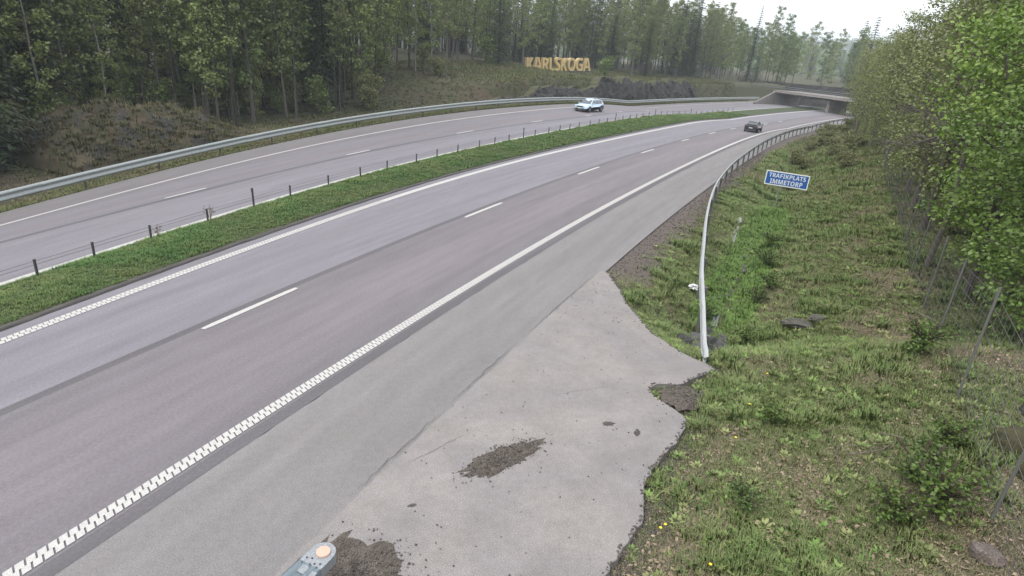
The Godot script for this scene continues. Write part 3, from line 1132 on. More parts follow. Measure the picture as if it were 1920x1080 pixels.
func make_car(label: String, paint: Color, tf: Transform3D, tall: float, estate: bool) -> Node3D:
	var t := thing("car", label, "car", tf)
	var pm := mat("car_paint_%d" % used_names.get("car", 0), paint, 0.36, null, 1.0, 0.1)
	pm.clearcoat_enabled = true
	pm.clearcoat = 0.4
	pm.clearcoat_roughness = 0.08
	var w := 0.91
	var belt := 0.60 * tall
	var L := 2.28 if estate else 2.08
	var body := loft([car_ring(-L, w * 0.78, 0.30, 0.50, 0.56 * tall * 0.86), car_ring(-L + 0.12, w * 0.92, 0.24, 0.56, 0.56 * tall * 0.95), car_ring(-L + 0.45, w * 0.99, 0.22, belt * 0.86, belt * 0.93), car_ring(-1.05, w, 0.22, belt * 0.95, belt + 0.03), car_ring(0.2, w, 0.22, belt, belt + 0.06), car_ring(L - 0.6, w, 0.22, belt * 1.02, belt + 0.08), car_ring(L - 0.12, w * 0.95, 0.26, belt * 0.98, belt + 0.05), car_ring(L, w * 0.84, 0.34, belt * 0.85, belt * 0.92)], Color.WHITE)
	part("body", body.mesh(pm), t)
	# cabin: pillars and roof
	var zr := (L - 0.5) if estate else (L - 0.75)
	var rings := []
	for st in [[-1.15, belt, 0.0], [-0.30, tall - 0.06, 1.0], [0.15, tall, 1.0], [0.9, tall - 0.01, 1.0], [zr, tall - 0.09, 1.0], [L - 0.1, belt + 0.04, 0.0]]:
		var wr: float = lerpf(w * 0.86, w * 0.66, st[2])
		var y: float = st[1]
		rings.append([Vector3(-w * 0.90, belt - 0.02, st[0]), Vector3(-wr, y - 0.03, st[0]), Vector3(-wr * 0.8, y + 0.02 * st[2], st[0]), Vector3(0, y + 0.04 * st[2], st[0]), Vector3(wr * 0.8, y + 0.02 * st[2], st[0]), Vector3(wr, y - 0.03, st[0]), Vector3(w * 0.90, belt - 0.02, st[0])])
	part("roof", loft(rings, Color.WHITE, false).mesh(pm), t)
	var glass: Material = mats.car_glass
	var pane := func(called: String, a: Vector3, b: Vector3, c: Vector3, d: Vector3, out: Vector3):
		var g := Shape.new()
		var o := out.normalized() * 0.016
		g.quad(a + o, b + o, c + o, d + o, out)
		part(called, g.mesh(glass), t)
	pane.call("windscreen", Vector3(-w * 0.76, belt + 0.06, -1.07), Vector3(w * 0.76, belt + 0.06, -1.07), Vector3(w * 0.60, tall - 0.09, -0.36), Vector3(-w * 0.60, tall - 0.09, -0.36), Vector3(0, 0.7, -0.7))
	var wr2 := w * 0.665
	pane.call("rear_window", Vector3(-w * 0.74, belt + 0.16, L - 0.18), Vector3(w * 0.74, belt + 0.16, L - 0.18), Vector3(w * 0.58, tall - 0.13, zr + 0.03), Vector3(-w * 0.58, tall - 0.13, zr + 0.03), Vector3(0, 0.5, 0.8))
	for sd in [-1.0, 1.0]:
		var out := Vector3(sd, 0.35, 0)
		var lo := belt + 0.05
		var hi := tall - 0.11
		var xl: float = sd * (w * 0.885)
		var xh: float = sd * (wr2 * 1.03)
		pane.call("side_window", Vector3(xl, lo, -0.86), Vector3(xl, lo, 0.12), Vector3(xh, hi, 0.10), Vector3(xh, hi, -0.30), out)
		pane.call("side_window", Vector3(xl, lo, 0.18), Vector3(xl, lo, 1.02), Vector3(xh, hi, 0.92), Vector3(xh, hi, 0.16), out)
		if estate:
			pane.call("side_window", Vector3(xl, lo, 1.08), Vector3(xl, lo + 0.02, 1.78), Vector3(xh, hi - 0.02, 1.60), Vector3(xh, hi, 0.98), out)
			var rr := Shape.new()
			rr.tube([Vector3(sd * w * 0.60, tall + 0.05, -0.1), Vector3(sd * w * 0.60, tall + 0.06, 1.5)], [0.02, 0.02], 5)
			rr.col = Color(0.1, 0.1, 0.1)
			part("roof_rail", rr.mesh(mats.dark_steel), t)
		var mir := Shape.new()
		mir.box(Transform3D(Basis(), Vector3(sd * (w + 0.09), belt + 0.09, -0.78)), Vector3(0.2, 0.13, 0.10), 0.8)
		part("mirror", mir.mesh(pm), t)
		var hl := Shape.new()
		hl.col = Color(0.75, 0.78, 0.8)
		hl.quad(Vector3(sd * w * 0.52, 0.60, -L + 0.03), Vector3(sd * w * 0.90, 0.64, -L + 0.20), Vector3(sd * w * 0.91, 0.76, -L + 0.32), Vector3(sd * w * 0.52, 0.71, -L + 0.10), Vector3(sd * 0.3, 0.3, -1))
		part("headlight", hl.mesh(mat("lamp_glass", Color.WHITE, 0.15)), t)
		var tl := Shape.new()
		tl.col = Color(0.16, 0.015, 0.015)
		tl.box(Transform3D(Basis(), Vector3(sd * w * 0.83, belt + 0.0, L - 0.09)), Vector3(0.17, 0.16, 0.16))
		part("tail_light", tl.mesh(mat("tail_glass", Color.WHITE, 0.2)), t)
		for z in [-L + 0.85, L - 0.85]:
			var arch := Shape.new()
			arch.col = Color(0.015, 0.015, 0.017)
			var ca := Vector3(sd * (w + 0.004), 0.33, z)
			for i in 16:
				arch.tri(ca, ca + Vector3(0, 0.375 * sin(TAU * i / 16.0), 0.375 * cos(TAU * i / 16.0)), ca + Vector3(0, 0.375 * sin(TAU * (i + 1) / 16.0), 0.375 * cos(TAU * (i + 1) / 16.0)), Vector3(sd, 0, 0))
			part("wheel_arch", arch.mesh(mats.tyre), t)
			var wheel := Shape.new()
			var c0 := Vector3(sd * (w - 0.2), 0.325, z)
			var sx := Vector3(sd, 0, 0)
			wheel.tube([c0, c0 + sx * 0.03, c0 + sx * 0.19, c0 + sx * 0.22], [0.29, 0.325, 0.325, 0.29], 22)
			var wn := part("wheel", wheel.mesh(mats.tyre), t)
			var rim := Shape.new()
			rim.col = Color(0.5, 0.51, 0.53)
			for i in 10:
				var a := TAU * i / 10.0
				var u := Vector3(0, sin(a), cos(a))
				var v2 := Vector3(0, cos(a), -sin(a))
				rim.quad(c0 + sx * 0.228 + u * 0.03 - v2 * 0.03, c0 + sx * 0.228 + u * 0.03 + v2 * 0.03, c0 + sx * 0.226 + u * 0.205 + v2 * 0.05, c0 + sx * 0.226 + u * 0.205 - v2 * 0.05, sx)
			part("rim", rim.mesh(mats.zinc_bright), wn)
	var gr := Shape.new()
	gr.col = Color(0.015, 0.016, 0.018)
	gr.box(Transform3D(Basis(), Vector3(0, 0.66 * 0.95, -L - 0.005)), Vector3(0.80, 0.13, 0.05))
	gr.box(Transform3D(Basis(), Vector3(0, 0.36, -L - 0.005)), Vector3(1.1, 0.14, 0.05))
	part("grille", gr.mesh(mats.plain), t)
	for z in [-1.0, 1.0]:
		var bump := Shape.new()
		bump.col = Color(0.05, 0.05, 0.055)
		bump.box(Transform3D(Basis(), Vector3(0, 0.29, z * (L - 0.02))), Vector3(w * 1.6, 0.16, 0.12))
		part("bumper", bump.mesh(mats.plain), t)
		var plate := Shape.new()
		plate.col = Color(0.6, 0.6, 0.58)
		plate.box(Transform3D(Basis(), Vector3(0, 0.47 if z < 0 else 0.62, z * (L + 0.03))), Vector3(0.50, 0.11, 0.02))
		part("number_plate", plate.mesh(mats.plain), t)
	return t


func build_cars() -> void:
	var p := on_road(70.6, 21.9, 0.012)
	make_car("light silver-blue estate car driving on the far carriageway beside the guardrail", Color(0.40, 0.52, 0.66), turned(along(70.6, 21.9) + PI, p), 1.43, true)
	p = on_road(80.0, 4.95, 0.012)
	make_car("dark blue-black hatchback driving away towards the bridge", Color(0.012, 0.012, 0.02), turned(along(80.0, 4.95) + 0.10, p, 0.84), 1.47, false)


# ---------- trees ----------
func rand_dir() -> Vector3:
	var a := rng.randf() * TAU
	var y := rng.randf_range(-1.0, 1.0)
	var r := sqrt(1.0 - y * y)
	return Vector3(cos(a) * r, y, sin(a) * r)


func leaf_tree(o: Dictionary) -> Array:
	# a broadleaved tree: [trunk mesh, crown mesh]
	rng.seed = o.seed
	var trunk := Shape.new()
	var crown := Shape.new()
	var bark: Color = o.bark
	trunk.col = bark
	var h: float = o.h
	var stems: int = o.get("stems", 1)
	var twigs := []
	for st in stems:
		var lean := Vector3(rng.randf_range(-1, 1), 0, rng.randf_range(-1, 1)) * float(o.get("lean", 0.06)) * h
		var hs := h * rng.randf_range(0.8, 1.0) if st > 0 else h
		var pts := []
		var rad := []
		var n := 9
		for i in n:
			var f := i / float(n - 1)
			pts.append(Vector3(0, hs * f, 0) + lean * f * f + Vector3(noise.get_noise_2d(f * 2.0 + st * 9.0, o.seed), 0, noise.get_noise_2d(f * 2.0 + 40.0, o.seed + st)) * h * 0.035 * f)
			rad.append(lerpf(o.r, 0.015, pow(f, 0.8)) * (1.35 if i == 0 else 1.0))
		var w := rng.randf_range(0.7, 1.15)
		trunk.col = bark * Color(w, w, w)
		trunk.tube(pts, rad, 7)
		var nb: int = o.branches
		for b in nb:
			var f := lerpf(float(o.base), 0.98, pow((b + rng.randf()) / nb, 0.85))
			var k := f * (n - 1)
			var at: Vector3 = pts[int(k)].lerp(pts[mini(int(k) + 1, n - 1)], k - int(k))
			var a := b * 2.4 + rng.randf_range(-0.5, 0.5)
			var shape_f := sin(PI * clampf((f - float(o.base)) / (1.02 - float(o.base)) * 0.86 + 0.12, 0.0, 1.0))
			var reach: float = float(o.wide) * (0.35 + 0.65 * shape_f) * rng.randf_range(0.65, 1.1)
			var rise: float = float(o.get("rise", 0.55)) * rng.randf_range(0.6, 1.3)
			var dir := Vector3(cos(a), rise, sin(a)).normalized()
			var tip := at + dir * reach
			tip.y -= reach * float(o.get("droop", 0.1))
			var mid := at.lerp(tip, 0.5) + Vector3(0, reach * 0.08, 0) + rand_dir() * reach * 0.06
			var r0: float = maxf(0.012, float(rad[int(k)]) * 0.45)
			trunk.col = bark * Color(0.8, 0.75, 0.7)
			trunk.tube([at, mid, tip], [r0, r0 * 0.6, 0.006], 4, false)
			var nt: int = o.get("twigs", 5)
			for q in nt:
				var g := rng.randf_range(0.3, 1.05)
				var on := at.lerp(mid, g * 2.0) if g < 0.5 else mid.lerp(tip, g * 2.0 - 1.0)
				var c := on + rand_dir() * reach * 0.22 + Vector3(0, -0.05 * reach, 0)
				twigs.append(c)
				if o.get("fine", false):
					trunk.tube([on, on.lerp(c, 0.5) + rand_dir() * 0.03, c], [0.008, 0.006, 0.003], 3, false)
	# leaves in clumps round the twigs
	var count: int = o.leaves
	var size: float = o.leaf
	var spread: float = o.spread
	var ca: Color = o.ca
	var cb: Color = o.cb
	var tint := []
	for q in twigs:
		tint.append(rng.randf())
	for i in count:
		var k := rng.randi() % twigs.size()
		var off := rand_dir() * spread * pow(rng.randf(), 0.6)
		off.y *= 0.7
		var p: Vector3 = twigs[k] + off
		var d := rand_dir()
		d.y = d.y * 0.6 - 0.35
		d = d.normalized()
		var side := d.cross(rand_dir()).normalized()
		crown.col = ca.lerp(cb, clampf(tint[k] * 0.7 + rng.randf() * 0.45, 0.0, 1.0))
		var s := size * rng.randf_range(0.65, 1.25)
		crown.leaf(p, d, side, s, s * 0.72)
	return [trunk.mesh(mats.bark), crown.mesh(mats.leaf)]


func spruce_tree(seed_of: int, h: float, wide: float, base: float, dense: int) -> Array:
	rng.seed = seed_of
	var trunk := Shape.new()
	trunk.col = Color(0.10, 0.075, 0.055)
	trunk.tube([Vector3.ZERO, Vector3(0, h * 0.4, 0), Vector3(0, h * 0.98, 0)], [h * 0.013, h * 0.009, 0.012], 7)
	var crown := Shape.new()
	var levels := int(h * 2.1)
	for l in levels:
		var f := l / float(levels)
		var y := lerpf(base * h, h * 0.99, f)
		var reach := wide * pow(1.0 - f, 0.85) + 0.12
		var n := int(6 + dense * (1.0 - f))
		for b in n:
			if rng.randf() < 0.12:
				continue
			var a := TAU * (b + rng.randf()) / n
			var rr := reach * rng.randf_range(0.65, 1.12)
			var dir := Vector3(cos(a), 0, sin(a))
			var drop := 0.28 + 0.25 * (1.0 - f)
			var tip := Vector3(0, y - rr * drop + rr * 0.06, 0) + dir * rr
			var start := Vector3(0, y, 0)
			trunk.tube([start, start.lerp(tip, 0.6) + Vector3(0, -0.03, 0)], [0.02, 0.008], 3, false)
			crown.col = Color(0.036, 0.056, 0.024).lerp(Color(0.024, 0.040, 0.018), rng.randf())
			var side := dir.cross(Vector3.UP)
			var steps := maxi(3, int(rr / 0.28))
			for k in steps:
				var g := (k + 0.6) / steps
				var on := start.lerp(tip, g)
				for sgn in [-1.0, 1.0]:
					var d: Vector3 = (dir * 0.7 + side * sgn * rng.randf_range(0.5, 1.1) + Vector3(0, rng.randf_range(-0.7, -0.1), 0)).normalized()
					crown.leaf(on, d, d.cross(Vector3(rng.randf_range(-0.4, 0.4), 1, rng.randf_range(-0.4, 0.4))).normalized(), rng.randf_range(0.3, 0.55), rng.randf_range(0.12, 0.2))
	return [trunk.mesh(mats.bark), crown.mesh(mats.needle)]


func plant(called: String, meshes: Array, tf: Transform3D, label: String, category: String, group: String) -> Node3D:
	var t := thing(called, label, category, tf, group)
	if meshes[0]:
		part("trunk" if category == "tree" else "stem", meshes[0], t)
	part("crown" if category == "tree" else "foliage", meshes[1], t)
	return t


func any_turn(p: Vector3, size: float) -> Transform3D:
	var b := Basis.from_euler(Vector3(rng.randf_range(-0.03, 0.03), rng.randf() * TAU, rng.randf_range(-0.03, 0.03)))
	return Transform3D(b.scaled(Vector3(size * rng.randf_range(0.9, 1.1), size, size * rng.randf_range(0.9, 1.1))), p)


func build_forest() -> void:
	var pale := Color(0.195, 0.245, 0.08)
	var mid := Color(0.125, 0.17, 0.052)
	var olive := Color(0.165, 0.175, 0.072)
	var deep := Color(0.09, 0.125, 0.04)
	var leafy := []
	for k in 4:
		leafy.append(leaf_tree({"seed": 100 + k, "h": 15.0 + k, "r": 0.13, "bark": Color(0.17, 0.155, 0.14), "branches": 30, "base": 0.18, "wide": 2.2, "leaves": 2900, "leaf": 0.25, "spread": 0.55, "ca": [pale, mid, olive, pale][k], "cb": [mid, deep, mid, olive][k], "rise": 0.8, "twigs": 6}))
	var birch := []
	for k in 3:
		birch.append(leaf_tree({"seed": 140 + k, "h": 14.0 + 1.5 * k, "r": 0.11, "bark": Color(0.42, 0.40, 0.37), "branches": 28, "base": 0.16, "wide": 1.9, "leaves": 3000, "leaf": 0.22, "spread": 0.5, "ca": pale, "cb": Color(0.14, 0.17, 0.05), "rise": 0.9, "droop": 0.3, "twigs": 6}))
	var bare := []
	for k in 2:
		bare.append(leaf_tree({"seed": 160 + k, "h": 16.0, "r": 0.12, "bark": Color(0.075, 0.065, 0.055), "branches": 22, "base": 0.35, "wide": 1.7, "leaves": 1300, "leaf": 0.24, "spread": 0.5, "ca": olive, "cb": mid, "rise": 0.9, "twigs": 4}))
	var spruce := []
	for k in 3:
		spruce.append(spruce_tree(180 + k, 14.0 + 2.0 * k, 2.2 + 0.2 * k, 0.06, 7))
	var bush := []
	for k in 3:
		bush.append(leaf_tree({"seed": 190 + k, "h": 2.6, "r": 0.03, "stems": 5, "lean": 0.35, "bark": Color(0.15, 0.12, 0.09), "branches": 9, "base": 0.1, "wide": 0.9, "leaves": 1500, "leaf": 0.17, "spread": 0.36, "ca": [Color(0.10, 0.15, 0.035), Color(0.08, 0.12, 0.03), Color(0.12, 0.125, 0.05)][k], "cb": [Color(0.16, 0.22, 0.07), mid, olive][k], "twigs": 4}))
	var kinds := {
		"leafy": [leafy, "broadleaf_tree", "thin broadleaf tree with pale leaves", "leafy trees"],
		"birch": [birch, "birch_tree", "slender birch with whitish trunk", "birches"],
		"bare": [bare, "broadleaf_tree", "dark-trunked tree with few leaves", "dark bare trunks"],
		"spruce": [spruce, "spruce_tree", "dark green spruce", "spruces"],
	}
	# [s from, s to, d from, d to beyond the edge line, count, shares of leafy, birch, bare, spruce, size]
	rng.seed = 555
	var done := []
	var zones := [
		[8.0, 21.0, 11.0, 24.0, 40, 0.45, 0.1, 0.15, 0.3, 1.0, "in the dark forest beside the mossy outcrop"],
		[22.0, 34.0, 17.0, 40.0, 55, 0.35, 0.05, 0.2, 0.4, 1.0, "in the dark forest behind the mossy outcrop"],
		[33.0, 50.0, 9.5, 22.0, 48, 0.45, 0.2, 0.3, 0.05, 1.0, "at the forest edge behind the far guardrail"],
		[33.0, 52.0, 22.0, 50.0, 60, 0.5, 0.15, 0.15, 0.2, 1.05, "deep in the forest behind the far guardrail"],
		[50.0, 66.0, 15.0, 40.0, 46, 0.5, 0.15, 0.2, 0.15, 1.0, "at the foot of the grassy rise"],
		[64.0, 90.0, 20.0, 50.0, 56, 0.6, 0.2, 0.05, 0.15, 1.0, "in the wood on the grassy rise"],
		[88.0, 112.0, 25.0, 55.0, 56, 0.5, 0.15, 0.05, 0.3, 0.95, "in the wood behind the golden letters"],
		[110.0, 140.0, 14.0, 48.0, 84, 0.6, 0.2, 0.0, 0.2, 1.05, "in the wood between golden letters and bridge"],
		[140.0, 178.0, 8.0, 45.0, 80, 0.7, 0.15, 0.0, 0.15, 0.95, "in the wood beside the concrete bridge"],
	]
	for z in zones:
		var n := 0
		var tries := 0
		while n < z[4] and tries < 4000:
			tries += 1
			var s := rng.randf_range(z[0], z[1])
			var q := rng.randf_range(z[2], z[3])
			var p := left_at(s, tab(EDGE_F, s) + q, -0.1)
			var ok := true
			for e in done:
				if e.distance_squared_to(p) < 1.7:
					ok = false
					break
			if not ok:
				continue
			done.append(p)
			n += 1
			var pick := rng.randf()
			var kind := "leafy"
			if pick > z[5] + z[6] + z[7]:
				kind = "spruce"
			elif pick > z[5] + z[6]:
				kind = "bare"
			elif pick > z[5]:
				kind = "birch"
			var kd: Array = kinds[kind]
			var size: float = z[9] * rng.randf_range(0.75, 1.15)
			var word := "tall " if size > z[9] * 1.02 else ("low " if size < z[9] * 0.86 else "")
			var label: String = word + kd[2] + " " + z[10]
			plant(kd[1], kd[0][rng.randi() % kd[0].size()], any_turn(p, size), label, "tree", kd[3] + " " + z[10])
	# young leafy trees between the trunks
	for i in 40:
		var s := rng.randf_range(9.0, 66.0)
		var q := rng.randf_range(10.5, 24.0) + (4.0 if s > 50.0 else 0.0)
		if s > 19.0 and s < 36.0 and q < 17.0:
			q += 7.0
		plant("young_tree", leafy[rng.randi() % 4] if rng.randf() < 0.7 else birch[rng.randi() % 3], any_turn(left_at(s, tab(EDGE_F, s) + q, -1.6), rng.randf_range(0.32, 0.55)), "young leafy tree growing between the trunks of the roadside forest", "tree", "young trees of the roadside forest")
	# undergrowth along the forest edge
	for i in 44:
		var s := rng.randf_range(10.0, 64.0)
		var q := rng.randf_range(8.5, 17.0) + (4.0 if s > 48.0 else 0.0)
		if s > 20.0 and s < 36.0 and q < 16.0:
			q += 8.0
		plant("bush", bush[1 + rng.randi() % 2], any_turn(left_at(s, tab(EDGE_F, s) + q, -0.05), rng.randf_range(0.6, 1.3)), "low leafy bush growing under the roadside forest trees", "bush", "bushes of the roadside forest")
	# rounded bushes beside the golden letters
	plant("bush", bush[0], Transform3D(Basis().scaled(Vector3(2.0, 1.75, 2.0)), left_at(80.5, 47.5, -0.1)), "large round light green bush beside the first golden letter", "bush", "")
	plant("bush", bush[0], Transform3D(Basis().scaled(Vector3(1.5, 1.35, 1.5)), left_at(102.5, 41.0, -0.1)), "light green bush beside the last golden letter", "bush", "")
	# spruces and leafy trees beyond the bridge
	rng.seed = 77
	for i in 60:
		var p := Vector3(rng.randf_range(70.0, 165.0), -2.0, rng.randf_range(-250.0, -160.0))
		var sp := rng.randf() < 0.3
		var src: Array = spruce if sp else leafy
		plant("spruce_tree" if sp else "broadleaf_tree", src[rng.randi() % src.size()], any_turn(p, rng.randf_range(0.95, 1.4)), "dark spruce standing beyond the concrete bridge" if sp else "rounded light green tree standing beyond the concrete bridge", "tree", "spruces beyond the bridge" if sp else "leafy trees beyond the bridge")


func build_right_trees() -> void:
	var fresh := Color(0.19, 0.28, 0.05)
	var fresh2 := Color(0.11, 0.185, 0.035)
	var pale := Color(0.22, 0.245, 0.10)
	var big := []
	for k in 3:
		big.append(leaf_tree({"seed": 300 + k, "h": 6.6 + k * 0.8, "r": 0.075, "stems": 4, "lean": 0.22, "bark": Color(0.17, 0.15, 0.13), "branches": 16, "base": 0.10, "wide": 1.9, "leaves": 13000, "leaf": 0.10, "spread": 0.42, "ca": [fresh, fresh2, fresh][k], "cb": [fresh2, Color(0.095, 0.15, 0.035), Color(0.15, 0.21, 0.06)][k], "twigs": 7, "fine": true, "rise": 0.45}))
	var thin := []
	for k in 2:
		thin.append(leaf_tree({"seed": 320 + k, "h": 9.5, "r": 0.09, "stems": 2, "lean": 0.12, "bark": Color(0.24, 0.21, 0.19), "branches": 26, "base": 0.14, "wide": 2.1, "leaves": 8000, "leaf": 0.10, "spread": 0.42, "ca": pale, "cb": Color(0.15, 0.18, 0.065), "twigs": 7, "fine": true, "rise": 0.5}))
	var rows := [
		# s, d, mesh, size, turn, label
		[22.6, -12.3, big[0], 1.14, 0.3, "fresh bright green leafy tree hanging over the wire fence"],
		[27.6, -13.4, big[2], 1.10, 2.1, "bushy green tree behind the wire fence next to bare grey boughs"],
		[18.6, -12.6, big[1], 0.92, 4.0, "dark green bushy tree behind the nearest part of the wire fence"],
		[24.5, -14.8, big[1], 1.44, 1.0, ""], [29.5, -14.7, big[2], 1.41, 5.0, ""], [20.8, -15.4, big[0], 1.26, 2.5, ""],
		[31.5, -12.0, thin[0], 1.17, 0.5, ""], [36.0, -11.9, thin[1], 1.17, 1.9, ""], [41.0, -11.8, thin[0], 1.10, 3.1, ""], [46.0, -11.6, thin[1], 1.06, 4.4, ""],
		[52.0, -10.6, thin[0], 1.02, 5.5, ""], [58.0, -10.2, thin[1], 1.00, 0.9, ""], [64.0, -9.7, thin[0], 0.96, 2.7, ""], [70.0, -9.1, thin[1], 0.96, 1.7, ""],
		[77.0, -8.4, thin[0], 0.94, 3.7, ""], [84.0, -7.8, thin[1], 0.90, 0.4, ""], [91.0, -6.8, thin[0], 0.88, 2.0, ""], [98.0, -5.8, thin[1], 0.82, 5.0, ""], [106.0, -4.7, thin[0], 0.78, 1.1, ""],
		[34.0, -15.7, big[2], 1.79, 2.9, ""], [39.0, -15.7, thin[1], 1.49, 3.9, ""], [45.0, -15.7, thin[0], 1.49, 0.2, ""], [52.0, -15.7, big[2], 1.72, 1.2, ""],
		[60.0, -15.2, thin[1], 1.40, 2.2, ""], [68.0, -14.7, thin[0], 1.33, 3.3, ""], [76.0, -14.2, big[2], 1.49, 4.2, ""], [85.0, -13.7, thin[1], 1.24, 5.2, ""], [95.0, -11.2, thin[0], 1.17, 0.3, ""], [104.0, -10.2, big[2], 1.24, 1.3, ""],
		[28.0, -19.2, big[1], 1.81, 0.8, ""], [34.0, -20.2, big[1], 2.34, 3.8, ""], [42.0, -20.2, big[2], 2.34, 1.1, ""], [50.0, -21.2, big[1], 2.34, 2.0, ""], [60.0, -21.2, big[2], 2.34, 3.0, ""], [70.0, -20.2, big[1], 2.18, 4.0, ""], [82.0, -20.2, big[2], 2.03, 5.0, ""], [95.0, -18.2, big[1], 1.88, 0.1, ""],
		[96.0, -4.6, thin[1], 0.88, 2.4, ""], [103.0, -2.6, thin[0], 0.81, 4.6, ""], [88.0, -6.4, big[2], 0.98, 0.6, ""], [110.0, -1.4, big[0], 0.92, 3.4, ""],
		[62.0, -9.0, thin[1], 0.85, 2.0, ""], [70.0, -7.6, thin[0], 0.95, 0.9, ""], [76.0, -6.3, thin[1], 0.98, 3.9, ""], [82.0, -5.1, thin[0], 1.02, 5.6, ""], [89.0, -4.3, thin[1], 1.02, 1.6, ""], [96.0, -3.4, thin[0], 1.02, 2.9, ""], [103.0, -2.2, thin[1], 0.98, 0.2, ""],
	]
	for r in rows:
		var label: String = r[5]
		var group := ""
		if label == "":
			var dense: bool = r[2] in big
			var where := "behind the nearer stretch of fence" if r[0] < 32.0 else ("behind the fence across from the blue sign" if r[0] < 60.0 else "on the slope towards the bridge")
			var size := "tall " if r[3] > (1.3 if dense else 0.95) else ("low " if r[3] < (0.9 if dense else 0.8) else "")
			group = ("dense trees " if dense else "airy trees ") + where
			label = size + ("dense bright green tree " if dense else "airy pale green tree ") + where
		plant("shrub_tree", r[2], turned(r[4], right_at(r[0], r[1], -0.1), r[3]), label, "tree", group)
	var under := []
	for k in 2:
		under.append(leaf_tree({"seed": 350 + k, "h": 2.2, "r": 0.02, "stems": 7, "lean": 0.5, "bark": Color(0.16, 0.13, 0.10), "branches": 8, "base": 0.1, "wide": 0.8, "leaves": 3000, "leaf": 0.095, "spread": 0.32, "ca": [fresh, pale][k], "cb": [fresh2, Color(0.09, 0.10, 0.035)][k], "twigs": 5, "fine": true}))
	rng.seed = 355
	for i in 54:
		var s := rng.randf_range(22.0, 100.0)
		var d := -11.7 - rng.randf() * 6.0 + 4.0 * sm(60, 100, s)
		plant("bush", under[rng.randi() % 2], any_turn(right_at(s, d, -0.1), rng.randf_range(0.6, 1.2)), "leafy bush in the thicket behind the wire fence", "bush", "bushes in the thicket behind the fence")
	# a broken tree whose grey boughs fan out through the leaves
	rng.seed = 361
	var foot := right_at(25.7, -11.7, -0.1)
	var hub := Vector3(foot.x - 0.3, 5.15, foot.z + 0.2)
	var t := thing("broken_tree", "broken grey tree with bare boughs fanning out among green leaves", "tree", Transform3D(Basis(), foot))
	var stem := Shape.new()
	stem.col = Color(0.26, 0.235, 0.21)
	stem.tube([Vector3.ZERO, (hub - foot) * 0.5 + Vector3(0.15, 0, 0.1), hub - foot], [0.09, 0.075, 0.05], 7)
	part("trunk", stem.mesh(mats.bark), t)
	var road_side := (flat(25.0, -9.0) - flat(25.0, -12.9)).normalized()
	var ahead := (flat(28.0, -12.9) - flat(25.0, -12.9)).normalized()
	for k in 13:
		var g := lerpf(-0.7, 0.8, k / 12.0) + rng.randf_range(-0.1, 0.1)
		var dir := (road_side * rng.randf_range(0.5, 1.0) + ahead * rng.randf_range(-0.5, 1.1) + Vector3(0, g * 0.8, 0)).normalized()
		var long := rng.randf_range(1.0, 2.4)
		var from := hub - foot + Vector3(0, rng.randf_range(-0.5, 0.25), 0)
		var m := from + dir * long * 0.5 + rand_dir() * 0.25 * long
		var e := from + dir * long + rand_dir() * 0.3 * long
		var bough := Shape.new()
		var w := rng.randf_range(0.75, 1.2)
		bough.col = Color(0.21, 0.185, 0.165) * Color(w, w, w)
		bough.tube([from, from.lerp(m, 0.5) + rand_dir() * 0.08, m, m.lerp(e, 0.5) + rand_dir() * 0.1, e], [0.028, 0.022, 0.017, 0.011, 0.005], 5)
		for q in 9:
			var o := from.lerp(m, rng.randf()) if q < 2 else m.lerp(e, rng.randf())
			bough.tube([o, o + (dir + rand_dir() * 0.8).normalized() * rng.randf_range(0.3, 0.9)], [0.012, 0.004], 4, false)
		part("bough", bough.mesh(mats.bark), t)


# ---------- fences ----------
func fence(t: Node3D, spots: Array, high: float, wires: Array, upright: float, thick: float) -> void:
	var post := Shape.new()
	post.tube([Vector3(0, -0.3, 0), Vector3(0, high, 0)], [0.022, 0.022], 7)
	var pm := post.mesh(mats.fence_steel)
	for i in spots.size():
		part("post", pm, t, turned(rng.randf() * 3.0, spots[i], 1.0, Vector3(rng.randf_range(-0.04, 0.04), 0, rng.randf_range(-0.05, 0.05))))
		if i == spots.size() - 1 or wires.is_empty():
			continue
		var a: Vector3 = spots[i]
		var b: Vector3 = spots[i + 1]
		var net := Shape.new()
		for w in wires:
			var sag := rng.randf_range(0.0, 0.03)
			net.tube([a + Vector3(0, w, 0), a.lerp(b, 0.5) + Vector3(0, w - sag, 0), b + Vector3(0, w, 0)], [thick, thick, thick], 3, false)
		var n := int(a.distance_to(b) / upright)
		for k in range(1, n):
			var p := a.lerp(b, k / float(n)) + Vector3(rng.randf_range(-0.02, 0.02), 0, 0)
			net.tube([p + Vector3(0, wires[0], 0), p + Vector3(0, wires[wires.size() - 1], 0)], [thick, thick], 3, false)
		part("wire_net", net.mesh(mats.wire), t)


func build_right_fence() -> void:
	rng.seed = 41
	var t := thing("wire_fence", "tall wire game fence with thin grey posts along the grassy bank", "fence")
	var spots := []
	for a in [[5.4, -10.45], [8.3, -10.55], [11.13, -10.63], [14.64, -10.84], [18.1, -11.05], [21.43, -11.25], [24.7, -11.2], [29.0, -11.3], [33.3, -11.3], [37.6, -11.2], [42.1, -11.0], [46.6, -10.8], [51.2, -10.6], [56.0, -10.4], [61.0, -10.0], [66.0, -9.6]]:
		spots.append(right_at(a[0], a[1]))
	fence(t, spots, 2.0, [0.05, 0.2, 0.35, 0.5, 0.68, 0.86, 1.05, 1.25, 1.45, 1.65, 1.85], 0.28, 0.0042)


